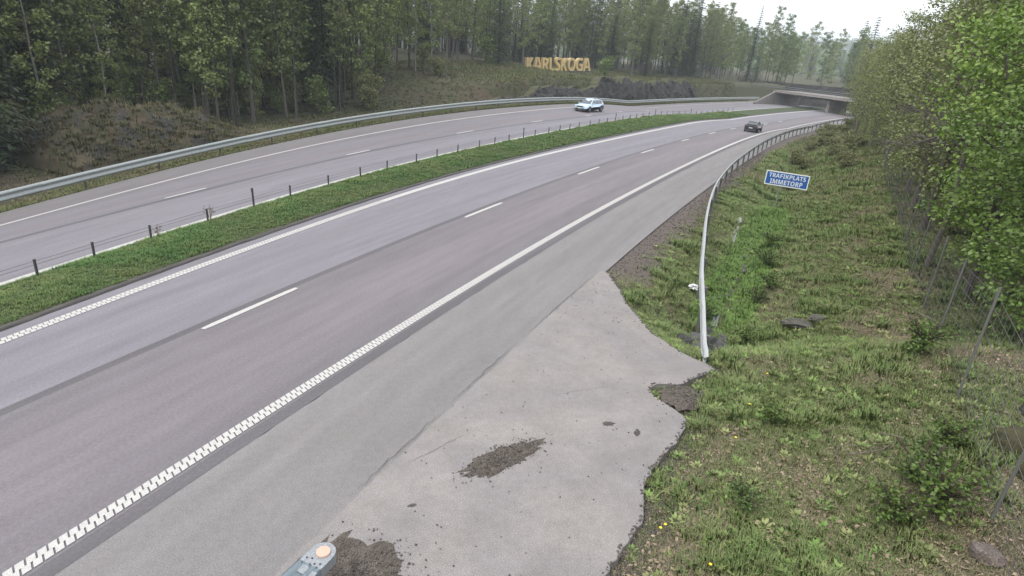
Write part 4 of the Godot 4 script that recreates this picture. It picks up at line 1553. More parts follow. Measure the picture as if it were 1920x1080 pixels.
func build_left_fence() -> void:
	rng.seed = 43
	var t := thing("wire_fence", "wire game fence with pale posts along the edge of the dark forest", "fence")
	var spots := []
	for a in [[13.5, 8.6], [18.0, 9.6], [22.7, 11.2], [26.5, 14.2], [29.5, 15.4], [32.3, 14.2], [35.6, 11.4], [39.5, 9.6], [44.0, 9.4], [49.0, 11.0], [54.0, 13.5]]:
		spots.append(left_at(a[0], tab(EDGE_F, a[0]) + a[1]))
	fence(t, spots, 2.3, [0.3, 0.7, 1.1, 1.5, 1.9, 2.2], 0.6, 0.006)
	var t2 := thing("wire_fence", "row of pale fence posts on the grassy top of the rock cutting", "fence")
	spots = []
	for i in 22:
		var s := 62.0 + i * 3.6
		spots.append(left_at(s, tab(EDGE_F, s) + 17.5 - 4.0 * sm(90, 120, s) + 2.0 * sin(i * 1.7)))
	fence(t2, spots, 2.0, [0.5, 1.0, 1.5, 1.9], 0.8, 0.008)


# ---------- rocks on the far side ----------
func rock_lump(seed_of: int, size: Vector3, col: Color, fine := 10) -> ArrayMesh:
	var sh := Shape.new()
	var nz := FastNoiseLite.new()
	nz.seed = seed_of
	nz.frequency = 1.0
	var rows := fine
	var cols := fine * 2
	var pts := []
	for i in rows + 1:
		for j in cols:
			var th := PI * i / rows
			var ph := TAU * j / cols
			var d := Vector3(sin(th) * cos(ph), cos(th), sin(th) * sin(ph))
			var r := 1.0 + 0.35 * nz.get_noise_3dv(d * 1.1) + 0.16 * nz.get_noise_3dv(d * 3.1)
			# flatten some sides so that it reads as broken stone
			for c in [Vector3(0.8, 0.3, 0.5), Vector3(-0.6, 0.5, 0.6), Vector3(0.1, 0.9, -0.4)]:
				var e: float = d.dot(c.normalized()) * r
				if e > 0.78:
					r *= 0.78 / e
			pts.append(d * r * size)
	for i in rows:
		for j in cols:
			var a: int = i * cols + j
			var b: int = i * cols + (j + 1) % cols
			var w := 0.8 + 0.4 * nz.get_noise_3dv(pts[a] * 3.0)
			sh.col = col * Color(w, w, w)
			sh.quad(pts[a], pts[b], pts[b + cols], pts[a + cols], (pts[a] + pts[b + cols]) * 0.5)
	return sh.mesh(mats.stone)


func build_left_rocks() -> void:
	# a mossy outcrop between the guardrail and the fence
	var nz := FastNoiseLite.new()
	nz.seed = 91
	nz.frequency = 0.35
	nz.fractal_octaves = 4
	var c := left_at(27.5, tab(EDGE_F, 27.5) + 10.6)
	var axis := (left_at(33.0, tab(EDGE_F, 33.0) + 10.0) - left_at(22.0, tab(EDGE_F, 22.0) + 10.0)).normalized()
	axis.y = 0.0
	axis = axis.normalized()
	var side := axis.cross(Vector3.UP)
	var t := thing("rock_mound", "low mossy rock outcrop with dead grass in front of the forest", "rock", Transform3D(Basis(), c))
	var sh := Shape.new()
	var n := 54
	sh.grid(n, n,
		func(i, j):
			var u: float = (i / float(n - 1) * 2.0 - 1.0)
			var v: float = (j / float(n - 1) * 2.0 - 1.0)
			var k := clampf(1.0 - u * u, 0.0, 1.0) * clampf(1.0 - v * v, 0.0, 1.0)
			var p := axis * u * 7.4 + side * v * 4.6
			var y := 3.0 * pow(k, 0.55) * (1.0 - 0.25 * u) * (0.9 + 0.35 * nz.get_noise_2d(p.x, p.z)) + 0.9 * nz.get_noise_2d(p.x * 2.6, p.z * 2.6) * k
			return p + Vector3(0, y - 0.5, 0),
		func(i, j):
			var u: float = i * 0.5
			var v: float = j * 0.5
			var g := clampf(0.5 + 1.3 * nz.get_noise_2d(u * 1.4, v * 1.4), 0.0, 1.0)
			var col := Color(0.085, 0.09, 0.042).lerp(Color(0.135, 0.10, 0.06), g)
			if nz.get_noise_2d(u * 0.9 + 60.0, v * 0.9) > 0.22:
				col = Color(0.085, 0.08, 0.078)
			return col)
	part("mound", sh.mesh(mats.rock), t)
	var mtf := []
	var mcol := []
	rng.seed = 95
	var clump := tuft(14, 0.2, 0.16, 0.009, 96)
	rng.seed = 97
	for k in 6500:
		var id := rng.randi() % sh.v.size()
		var u := rng.randf()
		if noise.get_noise_2d(sh.v[id].x * 0.5, sh.v[id].z * 0.5) < -0.3 and u < 0.8:
			continue
		mtf.append(turned(rng.randf() * TAU, sh.v[id] + Vector3(rng.randf_range(-0.15, 0.15), -0.02, rng.randf_range(-0.1, 0.1)), rng.randf_range(0.6, 1.7)))
		mcol.append(Color(0.11, 0.135, 0.045).lerp(Color(0.20, 0.155, 0.085), rng.randf()) * rng.randf_range(0.5, 1.2))
	stuff("dead_grass", clump, mtf, mcol, "", "", t)
	for b in [[0.6, 1.55, -2.6, Vector3(0.55, 0.35, 0.4), Color(0.30, 0.28, 0.27)], [1.6, 0.95, -3.1, Vector3(0.9, 0.5, 0.6), Color(0.13, 0.13, 0.135)], [3.2, 1.0, -2.8, Vector3(0.8, 0.4, 0.6), Color(0.19, 0.14, 0.10)], [5.6, 0.2, -2.4, Vector3(0.9, 0.5, 0.5), Color(0.07, 0.07, 0.072)], [-2.8, 0.9, -3.0, Vector3(0.6, 0.35, 0.5), Color(0.12, 0.11, 0.08)]]:
		part("boulder", rock_lump(int(b[0] * 10) + 400, b[3], b[4]), t, turned(b[0], axis * b[0] - side * -b[2] * 1.0 + Vector3(0, b[1], 0)))
	# the blasted rock face below the golden letters
	var face := thing("rock_cutting", "long dark blasted rock face below the golden letters", "cliff")
	var f := Shape.new()
	var rows := 260
	var cols := 15
	var nz2 := FastNoiseLite.new()
	nz2.seed = 93
	nz2.frequency = 0.55
	nz2.noise_type = FastNoiseLite.TYPE_CELLULAR
	nz2.cellular_return_type = FastNoiseLite.RETURN_CELL_VALUE
	var pt := func(i: int, j: int) -> Vector3:
		var s: float = lerpf(60.0, 127.0, i / float(rows - 1))
		var v: float = j / float(cols - 1)
		var high := (0.9 * sm(58, 62, s) + 1.3 * sm(66, 73, s) + 2.1 * sm(84, 91, s)) * (1.0 - sm(118, 127, s)) * (0.92 + 0.22 * noise.get_noise_1d(s * 0.35) + 0.10 * noise.get_noise_1d(s * 1.3))
		var q := 4.3 + 0.35 * noise.get_noise_1d(s * 0.25)
		var back := v * v * 0.8 - 0.55 * (nz2.get_noise_3d(s * 0.8, v * high * 0.7, 3.0)) * sm(0.0, 0.2, v) + 0.12 * noise.get_noise_2d(s * 3.0, v * 5.0)
		var d := tab(EDGE_F, s) + q + back
		var p := flat(s, d)
		p.y = hr(s, d) - 0.3 + (high + 0.3) * v + (0.18 * nz2.get_noise_3d(s * 0.8, 9.0, 3.0) * v)
		if j == cols - 1:
			p.y -= 0.4
			var p2 := flat(s, d + 1.6)
			p.x = p2.x
			p.z = p2.z
		return p
	for i in rows - 1:
		for j in cols - 1:
			var a: Vector3 = pt.call(i, j)
			var b: Vector3 = pt.call(i + 1, j)
			var e: Vector3 = pt.call(i + 1, j + 1)
			var g: Vector3 = pt.call(i, j + 1)
			var w := 0.75 + 0.5 * nz2.get_noise_2d(i * 0.3, j * 0.6) * 0.5 + 0.2 * noise.get_noise_2d(i * 0.2, j)
			f.col = Color(0.078, 0.072, 0.070) * Color(w, w, w)
			if j >= cols - 2:
				f.col = Color(0.11, 0.115, 0.05)
			f.quad(a, b, e, g, flat(60, 0) - flat(60, 30) + Vector3(0, 5, 0))
	part("face", f.mesh(mats.rock), face)
	# dark rock wall seen under the bridge
	var under := Shape.new()
	for i in 30:
		for j in 6:
			var q := []
			for k in [[0, 0], [1, 0], [1, 1], [0, 1]]:
				var u: float = (i + k[0]) / 30.0
				var v: float = (j + k[1]) / 6.0
				var p := Vector3(60.0, -2.0, -166.0).lerp(Vector3(84.0, -2.0, -150.0), u)
				p += Vector3(0.6, 0, -1.0) * (v * 1.2 + 0.5 * nz2.get_noise_2d(u * 30.0, v * 4.0))
				p.y += v * 5.0
				q.append(p)
			var w := 0.7 + 0.3 * nz2.get_noise_2d(i * 1.1, j)
			under.col = Color(0.078, 0.072, 0.070) * Color(w, w, w)
			under.quad(q[0], q[1], q[2], q[3], Vector3(-0.6, 0.2, 1))
	var uf := top("rock_wall", under.mesh(mats.rock))
	tag(uf, "dark rock wall seen through the opening of the bridge", "cliff")


# ---------- far land ----------
func build_far_land() -> void:
	var nz := FastNoiseLite.new()
	nz.seed = 12
	nz.frequency = 1.0
	nz.fractal_octaves = 4
	var cone := Shape.new()
	for k in 3:
		var y := 1.0 + k * 2.6
		var r := 2.6 - k * 0.75
		for i in 7:
			var a := TAU * i / 7.0
			var b := TAU * (i + 1) / 7.0
			cone.tri(Vector3(0, y + 4.2, 0), Vector3(cos(a) * r, y, sin(a) * r), Vector3(cos(b) * r, y, sin(b) * r), Vector3(cos(a), 0.4, sin(a)))
	var ball := Shape.new()
	for i in 5:
		for j in 8:
			var q := []
			for k in [[0, 0], [1, 0], [1, 1], [0, 1]]:
				var th: float = PI * (i + k[0]) / 5.0
				var ph: float = TAU * (j + k[1]) / 8.0
				var d := Vector3(sin(th) * cos(ph), cos(th), sin(th) * sin(ph))
				q.append(Vector3(0, 5.5, 0) + d * Vector3(3.4, 4.6, 3.4) * (1.0 + 0.3 * nz.get_noise_3dv(d * 1.7)))
			ball.quad(q[0], q[1], q[2], q[3], (q[0] + q[2]) * 0.5 - Vector3(0, 5.5, 0))
	var cm := cone.mesh(mats.needle)
	var bm := ball.mesh(mats.needle)
	rng.seed = 33
	# ridges, each farther and higher: distance, height, spread
	for r in [[420.0, 15.0, 260.0, 1900], [900.0, 56.0, 600.0, 3000], [1700.0, 150.0, 1200.0, 3800]]:
		var dist: float = r[0]
		var high: float = r[1]
		var wide: float = r[2]
		var height := func(u: float, v: float) -> float:
			return -9.0 + (high + 9.0) * sin(PI * clampf(v, 0.0, 1.0) * 0.5) * (0.8 + 0.4 * nz.get_noise_2d(u * 2.2, dist)) + 4.0 * nz.get_noise_2d(u * 9.0, v * 5.0)
		var place := func(u: float, v: float) -> Vector3:
			var a := 0.42 + (u - 0.5) * 1.7
			var rr := dist + v * wide * 0.5
			return Vector3(sin(a) * rr, height.call(u, v), -cos(a) * rr)
		var sh := Shape.new()
		sh.grid(60, 12, func(i, j): return place.call(i / 59.0, j / 11.0), func(_i, _j): return Color(0.045, 0.065, 0.03))
		struct("hill", sh.mesh(mats.soil))
		var tfs := []
		var cols := []
		var tfb := []
		var colb := []
		for i in int(r[3]):
			var u := rng.randf()
			var p: Vector3 = place.call(u, rng.randf())
			var k := rng.randf_range(0.8, 1.5)
			var tf := Transform3D(Basis(Vector3.UP, rng.randf() * TAU).scaled(Vector3(k, k * rng.randf_range(0.9, 1.4), k)), p - Vector3(0, 1, 0))
			if rng.randf() < 0.55:
				tfs.append(tf)
				cols.append(Color(0.03, 0.05, 0.022) * rng.randf_range(0.7, 1.3))
			else:
				tfb.append(tf)
				colb.append(Color(0.075, 0.115, 0.035) * rng.randf_range(0.7, 1.3))
		var nm := "far_forest"
		stuff(nm, cm, tfs, cols, "distant conifer wood covering the hazy hills", "forest")
		stuff(nm, bm, tfb, colb, "distant leafy wood covering the hazy hills", "forest")


# ---------- things on the bank ----------
func twig_mesh(long: float, thick: float, col: Color, forks: int) -> ArrayMesh:
	var sh := Shape.new()
	sh.col = col
	var a := Vector3(-long * 0.5, 0.02, 0)
	var m := Vector3(0, 0.05, long * rng.randf_range(-0.12, 0.12))
	var b := Vector3(long * 0.5, 0.03, 0)
	sh.tube([a, a.lerp(m, 0.5) + Vector3(0, 0.01, 0.02), m, b], [thick, thick * 0.9, thick * 0.75, thick * 0.35], 5)
	for k in forks:
		var o := a.lerp(b, rng.randf_range(0.3, 0.8)) + Vector3(0, 0.03, 0)
		sh.tube([o, o + Vector3(rng.randf_range(0.1, 0.3), 0.05, rng.randf_range(-0.3, 0.3)) * long * 0.7], [thick * 0.6, thick * 0.25], 4)
	return sh.mesh(mats.bark)


func blot(size: Vector2, seed_of: int, high: float, col: Color, col2: Color) -> Shape:
	# a flat irregular heap of dirt
	var sh := Shape.new()
	var rings := 7
	var n := 44
	sh.grid(rings, n + 1,
		func(i, j):
			var a: float = TAU * (j % n) / n
			var f: float = i / float(rings - 1)
			var r := f * (1.0 + 0.38 * noise.get_noise_2d(cos(a) * 1.2 + seed_of, sin(a) * 1.2) + 0.22 * noise.get_noise_2d(cos(a) * 3.6 + seed_of, sin(a) * 3.6) + 0.10 * noise.get_noise_2d(cos(a) * 9.0 + seed_of, sin(a) * 9.0))
			return Vector3(cos(a) * r * size.x, high * (1.0 - f * f) * (1.0 + 0.5 * noise.get_noise_2d(a * 3.0, f * 6.0)) + (0.001 if f < 1.0 else -0.012), sin(a) * r * size.y),
		func(i, j):
			var w := clampf(0.5 + 1.4 * noise.get_noise_2d(i * 0.9 + seed_of, (j % n) * 0.45), 0.0, 1.0)
			return col.lerp(col2, w))
	return sh


func dirt(s: float, d: float, size: Vector2, turn: float, seed_of: int, high: float, grains: int, label: String) -> void:
	var p := on_road(s, d, 0.016)
	var t := thing("dirt_patch", label, "dirt", turned(turn, p))
	part("soil", blot(size, seed_of, high, Color(0.12, 0.10, 0.085), Color(0.20, 0.172, 0.152)).mesh(mats.soil), t)
	var pebble := rock_lump(seed_of + 3, Vector3(0.015, 0.009, 0.012), Color.WHITE, 4)
	var tfs := []
	var cols := []
	for i in grains:
		var a := rng.randf() * TAU
		var r := pow(rng.randf(), 0.55) * rng.randf_range(0.7, 1.3)
		tfs.append(turned(rng.randf() * TAU, Vector3(cos(a) * r * size.x, 0.012 + high * maxf(0.0, 1.0 - r * r), sin(a) * r * size.y), rng.randf_range(0.35, 1.3)))
		var w := rng.randf_range(0.08, 0.30)
		cols.append(Color(w, w * 0.88, w * 0.78))
	stuff("grit", pebble, tfs, cols, "", "", t)


func build_bank_details() -> void:
	rng.seed = 71
	dirt(10.55, -4.22, Vector2(0.95, 0.30), along(10.5, -4.2) + PI / 2 - 0.42, 2, 0.014, 420, "long dark dirt patch in the middle of the pale pavement")
	dirt(7.35, -3.75, Vector2(0.85, 0.75), 0.5, 5, 0.012, 620, "dark bare dirt around the foot of the barrier end")
	dirt(6.6, -4.3, Vector2(0.75, 0.7), 1.2, 8, 0.02, 260, "thin brown dirt spilled next to the barrier end")
	dirt(6.9, -3.1, Vector2(1.1, 0.28), along(7.0, -3.0) + PI / 2, 12, 0.02, 200, "narrow strip of grey dirt between shoulder and barrier end")
	dirt(14.3, -6.55, Vector2(0.55, 0.45), 0.3, 14, 0.02, 200, "leaf-strewn dirt filling the bite in the pavement edge")
	for a in [[12.49, -5.45, 0.10, "small pothole with a forked outline in the pale pavement"], [12.5, -5.99, 0.09, "narrow oval pothole in the pale pavement near its grassy edge"], [8.9, -3.55, 0.06, "tiny dark pit in the pale pavement close to the shoulder"]]:
		var o := top("pothole", blot(Vector2(a[2] * 1.3, a[2] * 0.7), int(a[2] * 900), 0.006, Color(0.11, 0.102, 0.095), Color(0.16, 0.15, 0.14)).mesh(mats.soil), turned(rng.randf() * 3.0, on_road(a[0], a[1], 0.02)))
		tag(o, a[3], "pothole")
	# scattered grains on the pavement
	var pebble := rock_lump(5, Vector3(0.013, 0.009, 0.011), Color.WHITE, 4)
	var tfs := []
	var cols := []
	for i in 260:
		var s := rng.randf_range(5.0, 19.5)
		var q := rng.randf_range(2.9, maxf(3.0, apron_edge(s) - 0.05))
		tfs.append(turned(rng.randf() * TAU, on_road(s, tab(EDGE_R, s) - q, 0.028), rng.randf_range(0.4, 1.2)))
		var w := 0.6 if rng.randf() < 0.22 else rng.randf_range(0.06, 0.2)
		cols.append(Color(w, w * 0.97, w * 0.93))
	stuff("gravel", pebble, tfs, cols, "loose grit scattered over the pale pavement", "gravel")
	tfs = []
	cols = []
	for i in 2600:
		var s := rng.randf_range(4.0, 20.6)
		var q := apron_edge(s) - 0.03 + absf(rng.randfn(0.0, 0.13))
		var p := on_road(s, tab(EDGE_R, s) - q, 0.02)
		if q > apron_edge(s):
			p = right_at(s, tab(EDGE_R, s) - q, 0.01)
		tfs.append(turned(rng.randf() * TAU, p, rng.randf_range(0.6, 2.4)))
		var w := rng.randf_range(0.12, 0.30)
		cols.append(Color(w, w * 0.88, w * 0.78))
	stuff("gravel", pebble, tfs, cols, "crumbled grit along the ragged pavement edge", "gravel")
	# gravel along the shoulder edge
	tfs = []
	cols = []
	for i in 3000:
		var s := rng.randf_range(20.0, 60.0)
		var q := 3.05 + pow(rng.randf(), 1.4) * 1.5
		tfs.append(turned(rng.randf() * TAU, right_at(s, tab(EDGE_R, s) - q, 0.008), rng.randf_range(0.8, 2.6)))
		var w := rng.randf_range(0.08, 0.26)
		cols.append(Color(w, w * 0.85, w * 0.78))
	stuff("gravel", pebble, tfs, cols, "reddish gravel along the edge of the shoulder", "gravel")
	# stones
	for a in [[20.32, -8.49, Vector3(0.52, 0.15, 0.30), Color(0.19, 0.185, 0.155), "dark flat boulder half sunk in the grass bank"],
			[20.7, -8.85, Vector3(0.30, 0.11, 0.2), Color(0.185, 0.175, 0.145), "smaller dark stone right next to the half sunk boulder"],
			[10.48, -10.5, Vector3(0.20, 0.14, 0.12), Color(0.30, 0.245, 0.22), "pale pinkish stone at the foot of the wire fence"],
			[9.7, -9.8, Vector3(0.10, 0.07, 0.09), Color(0.13, 0.105, 0.06), "small brown mossy stone below the wire fence"],
			[13.1, -11.3, Vector3(0.36, 0.28, 0.30), Color(0.10, 0.09, 0.03), "moss covered boulder just behind the wire fence"],
			[12.2, -11.4, Vector3(0.30, 0.24, 0.26), Color(0.09, 0.075, 0.028), "smaller moss covered boulder behind the wire fence"],
			[14.3, -11.9, Vector3(0.4, 0.3, 0.34), Color(0.12, 0.115, 0.11), "grey boulder in the leaf litter behind the wire fence"]]:
		var o := top("stone", rock_lump(int(a[0] * 100), a[2], a[3]), turned(a[0] * 2.0, right_at(a[0], a[1], 0.04), 1.0, Vector3(0.15, 0, 0.1)))
		tag(o, a[4], "stone")
	# riprap in the ditch mouth, where the culvert starts
	for i in 16:
		var s := 17.6 + (i % 6) * 0.42 + rng.randf_range(-0.15, 0.15)
		var d := -6.75 + floorf(i / 6.0) * 0.42 + rng.randf_range(-0.15, 0.15)
		var w := rng.randf_range(0.10, 0.22)
		var o := top("stone", rock_lump(700 + i, Vector3(0.22, 0.15, 0.17) * rng.randf_range(0.7, 1.25), Color(w, w * 0.98, w * 1.02)), turned(rng.randf() * TAU, right_at(s, d, 0.03)))
		tag(o, "grey stone in the heap at the end of the ditch", "stone", "stones heaped at the end of the ditch")
	for i in 12:
		var s := 20.8 + i * 1.05 + rng.randf_range(-0.3, 0.3)
		var d := -6.45 + rng.randf_range(-0.22, 0.22) + 0.05 * i
		var w := rng.randf_range(0.12, 0.34)
		var o := top("stone", rock_lump(740 + i, Vector3(0.13, 0.08, 0.10) * rng.randf_range(0.7, 1.4), Color(w, w, w)), turned(rng.randf() * TAU, right_at(s, d, 0.02)))
		tag(o, "small grey stone lying in the ditch water", "stone", "stones in the ditch water")
	var stream := Shape.new()
	stream.grid(40, 4,
		func(i, j):
			var s: float = 18.2 + i * 0.42
			var d: float = -6.42 + 0.042 * i + 0.14 * noise.get_noise_1d(s * 0.9) + (j - 1.5) * 0.11
			var p := right_at(s, -6.42 + 0.042 * i)
			var e := flat(s, d)
			return Vector3(e.x, p.y + 0.035, e.z),
		func(_i, _j): return Color.WHITE)
	struct("stream", stream.mesh(mats.water))
	# fallen branches
	for a in [[21.3, -9.1, 0.75, 0.022, Color(0.42, 0.31, 0.20), 2.2, 1, "pale broken branch lying by the half sunk boulder"],
			[12.75, -9.57, 1.1, 0.014, Color(0.27, 0.22, 0.18), 0.4, 2, "long thin grey branch lying on the grass below the fence"],
			[12.95, -9.85, 0.55, 0.013, Color(0.33, 0.29, 0.24), 2.7, 1, "short pale forked twig next to the long grey branch"],
			[12.4, -9.1, 0.7, 0.011, Color(0.23, 0.18, 0.14), 1.1, 1, "thin brown twig on the grass nearer the pavement"],
			[13.3, -9.1, 0.45, 0.01, Color(0.2, 0.16, 0.12), 0.2, 0, "short dark twig on the grass"],
			[20.6, -11.2, 1.3, 0.018, Color(0.36, 0.31, 0.26), 1.9, 2, "bare grey branch caught in the wire fence"],
			[23.5, -11.4, 1.5, 0.02, Color(0.33, 0.29, 0.25), 1.3, 3, "bare forked branch leaning on the wire fence"],
			[28.2, -8.6, 0.8, 0.016, Color(0.36, 0.3, 0.22), 0.3, 1, "pale dry stick on the green slope near the ditch"]]:
		var o := top("branch", twig_mesh(a[2], a[3], a[4], a[6]), turned(a[5], right_at(a[0], a[1], 0.05), 1.0, Vector3(0, 0, 0.08)))
		tag(o, a[7], "branch")
	# litter: a crumpled white bag by the guardrail
	var bag := Shape.new()
	bag.col = Color(0.75, 0.77, 0.78)
	for k in 26:
		var a := rand_dir() * 0.2
		var b := rand_dir() * 0.2
		var c := rand_dir() * 0.2
		a.y = absf(a.y) * 0.7
		b.y = absf(b.y) * 0.7
		c.y = absf(c.y) * 0.7
		bag.tri(a, b, c)
	var bo := top("plastic_bag", bag.mesh(mats.plain), Transform3D(Basis(), right_at(22.3, -5.62, 0.16).lerp(right_at(22.3, -5.0, 0.16), 0.6)))
	tag(bo, "crumpled white plastic bag on the grass against the guardrail", "litter")
	for a in [[32.6, -5.75, "white scrap of paper lying beside the ditch water"], [19.6, -7.6, "white scrap of paper on the green bank"]]:
		var sc := Shape.new()
		sc.col = Color(0.7, 0.71, 0.7)
		for k in 5:
			sc.tri(rand_dir() * 0.05, rand_dir() * 0.06, rand_dir() * 0.05)
		var so := top("paper_scrap", sc.mesh(mats.plain), Transform3D(Basis(), right_at(a[0], a[1], 0.06)))
		tag(so, a[2], "litter")
	# dandelions
	for i in 7:
		var a: Array = [[10.28, -6.95], [10.2, -6.9], [9.56, -7.63], [14.0, -7.7], [12.7, -7.6], [24.0, -8.4], [15.4, -7.9]][i]
		var fl := Shape.new()
		fl.col = Color(0.10, 0.14, 0.04)
		fl.tube([Vector3.ZERO, Vector3(0.01, 0.12, 0)], [0.004, 0.003], 4)
		fl.col = Color(0.75, 0.55, 0.02)
		for k in 14:
			var g := TAU * k / 14.0
			fl.leaf(Vector3(0.01, 0.12, 0), Vector3(cos(g), 0.25, sin(g)).normalized(), Vector3(-sin(g), 0, cos(g)), 0.026, 0.012)
		var fo := top("dandelion", fl.mesh(mats.plain), Transform3D(Basis(), right_at(a[0], a[1], 0.05)))
		tag(fo, "yellow dandelion flower in the grass beside the pavement", "flower", "dandelions on the grass bank")
	# young bushes on the bank
	var shrubs := []
	for k in 2:
		shrubs.append(leaf_tree({"seed": 820 + k, "h": 0.62, "r": 0.008, "stems": 8, "lean": 0.6, "bark": Color(0.13, 0.10, 0.07), "branches": 5, "base": 0.15, "wide": 0.28, "leaves": 900, "leaf": 0.055, "spread": 0.13, "ca": [Color(0.11, 0.17, 0.03), Color(0.085, 0.14, 0.03)][k], "cb": [Color(0.07, 0.12, 0.025), Color(0.05, 0.085, 0.02)][k], "twigs": 3}))
	rng.seed = 822
	for a in [[11.2, -10.1, 1.2, 0, "leafy young shrub sprouting at the foot of the fence"], [11.9, -10.0, 1.0, 1, ""], [11.0, -9.6, 0.9, 0, ""], [16.6, -10.5, 1.2, 0, "bright green shrub tuft beside the fence further along the bank"], [11.0, -7.9, 0.7, 1, ""], [13.5, -8.1, 0.7, 0, ""], [18.9, -7.3, 0.8, 0, ""], [24.0, -7.4, 1.0, 0, ""], [12.9, -10.4, 0.8, 0, ""], [20.5, -6.0, 0.8, 1, ""], [22.5, -7.2, 0.9, 1, ""], [27.0, -7.0, 1.1, 1, ""], [30.0, -6.8, 1.1, 0, ""]]:
		plant("shrub", shrubs[a[3]], turned(rng.randf() * TAU, right_at(a[0], a[1], 0.0), a[2]), a[4] if a[4] else "low leafy shrub growing out of the grass bank", "shrub", "" if a[4] else "low shrubs on the grass bank")
	# a bush clump on the far part of the slope
	var heath := leaf_tree({"seed": 830, "h": 1.3, "r": 0.02, "stems": 9, "lean": 0.7, "bark": Color(0.10, 0.08, 0.06), "branches": 6, "base": 0.1, "wide": 0.5, "leaves": 2200, "leaf": 0.10, "spread": 0.25, "ca": Color(0.14, 0.165, 0.06), "cb": Color(0.18, 0.18, 0.085), "twigs": 4})
	rng.seed = 831
	for i in 26:
		var s := rng.randf_range(46.0, 98.0)
		var d := tab(EDGE_R, s) - rng.randf_range(5.6, 10.5) + 1.5 * sm(60, 100, s)
		plant("shrub", heath, turned(rng.randf() * TAU, right_at(s, d, -0.1), rng.randf_range(0.6, 1.2)), "olive bush on the slope beyond the blue sign", "shrub", "olive bushes on the far slope")


# ---------- grass ----------
func tuft(blades: int, high: float, spread: float, wide: float, seed_of: int, laid := 1.0) -> ArrayMesh:
	rng.seed = seed_of
	var sh := Shape.new()
	for k in blades:
		var a := rng.randf() * TAU
		var r := spread * sqrt(rng.randf())
		var p := Vector3(cos(a) * r, -0.02, sin(a) * r)
		var out := Vector3(cos(a + rng.randf_range(-1, 1)), 0, sin(a + rng.randf_range(-1, 1)))
		var h := high * rng.randf_range(0.5, 1.1)
		var bend := rng.randf_range(0.15, 0.85) * laid
		var side := out.cross(Vector3.UP).normalized() * wide * rng.randf_range(0.7, 1.2)
		var m := p + Vector3(0, h * 0.62, 0) + out * h * bend * 0.35
		var t := p + Vector3(0, h * maxf(0.12, 1.0 - bend * 0.3 * laid * laid), 0) + out * h * bend
		var nn := (Vector3.UP + out * 0.5).normalized()
		var i := sh.vert(p - side, nn)
		sh.vert(p + side, nn)
		sh.vert(m - side * 0.7, nn)
		sh.vert(m + side * 0.7, nn)
		sh.vert(t, nn)
		var face := (sh.v[i + 2] - sh.v[i]).cross(sh.v[i + 1] - sh.v[i])
		if face.y > 0.0:
			sh.t.append_array(PackedInt32Array([i, i + 1, i + 2, i + 1, i + 3, i + 2, i + 2, i + 3, i + 4]))
		else:
			sh.t.append_array(PackedInt32Array([i, i + 2, i + 1, i + 1, i + 2, i + 3, i + 2, i + 4, i + 3]))
	return sh.mesh(mats.blade)


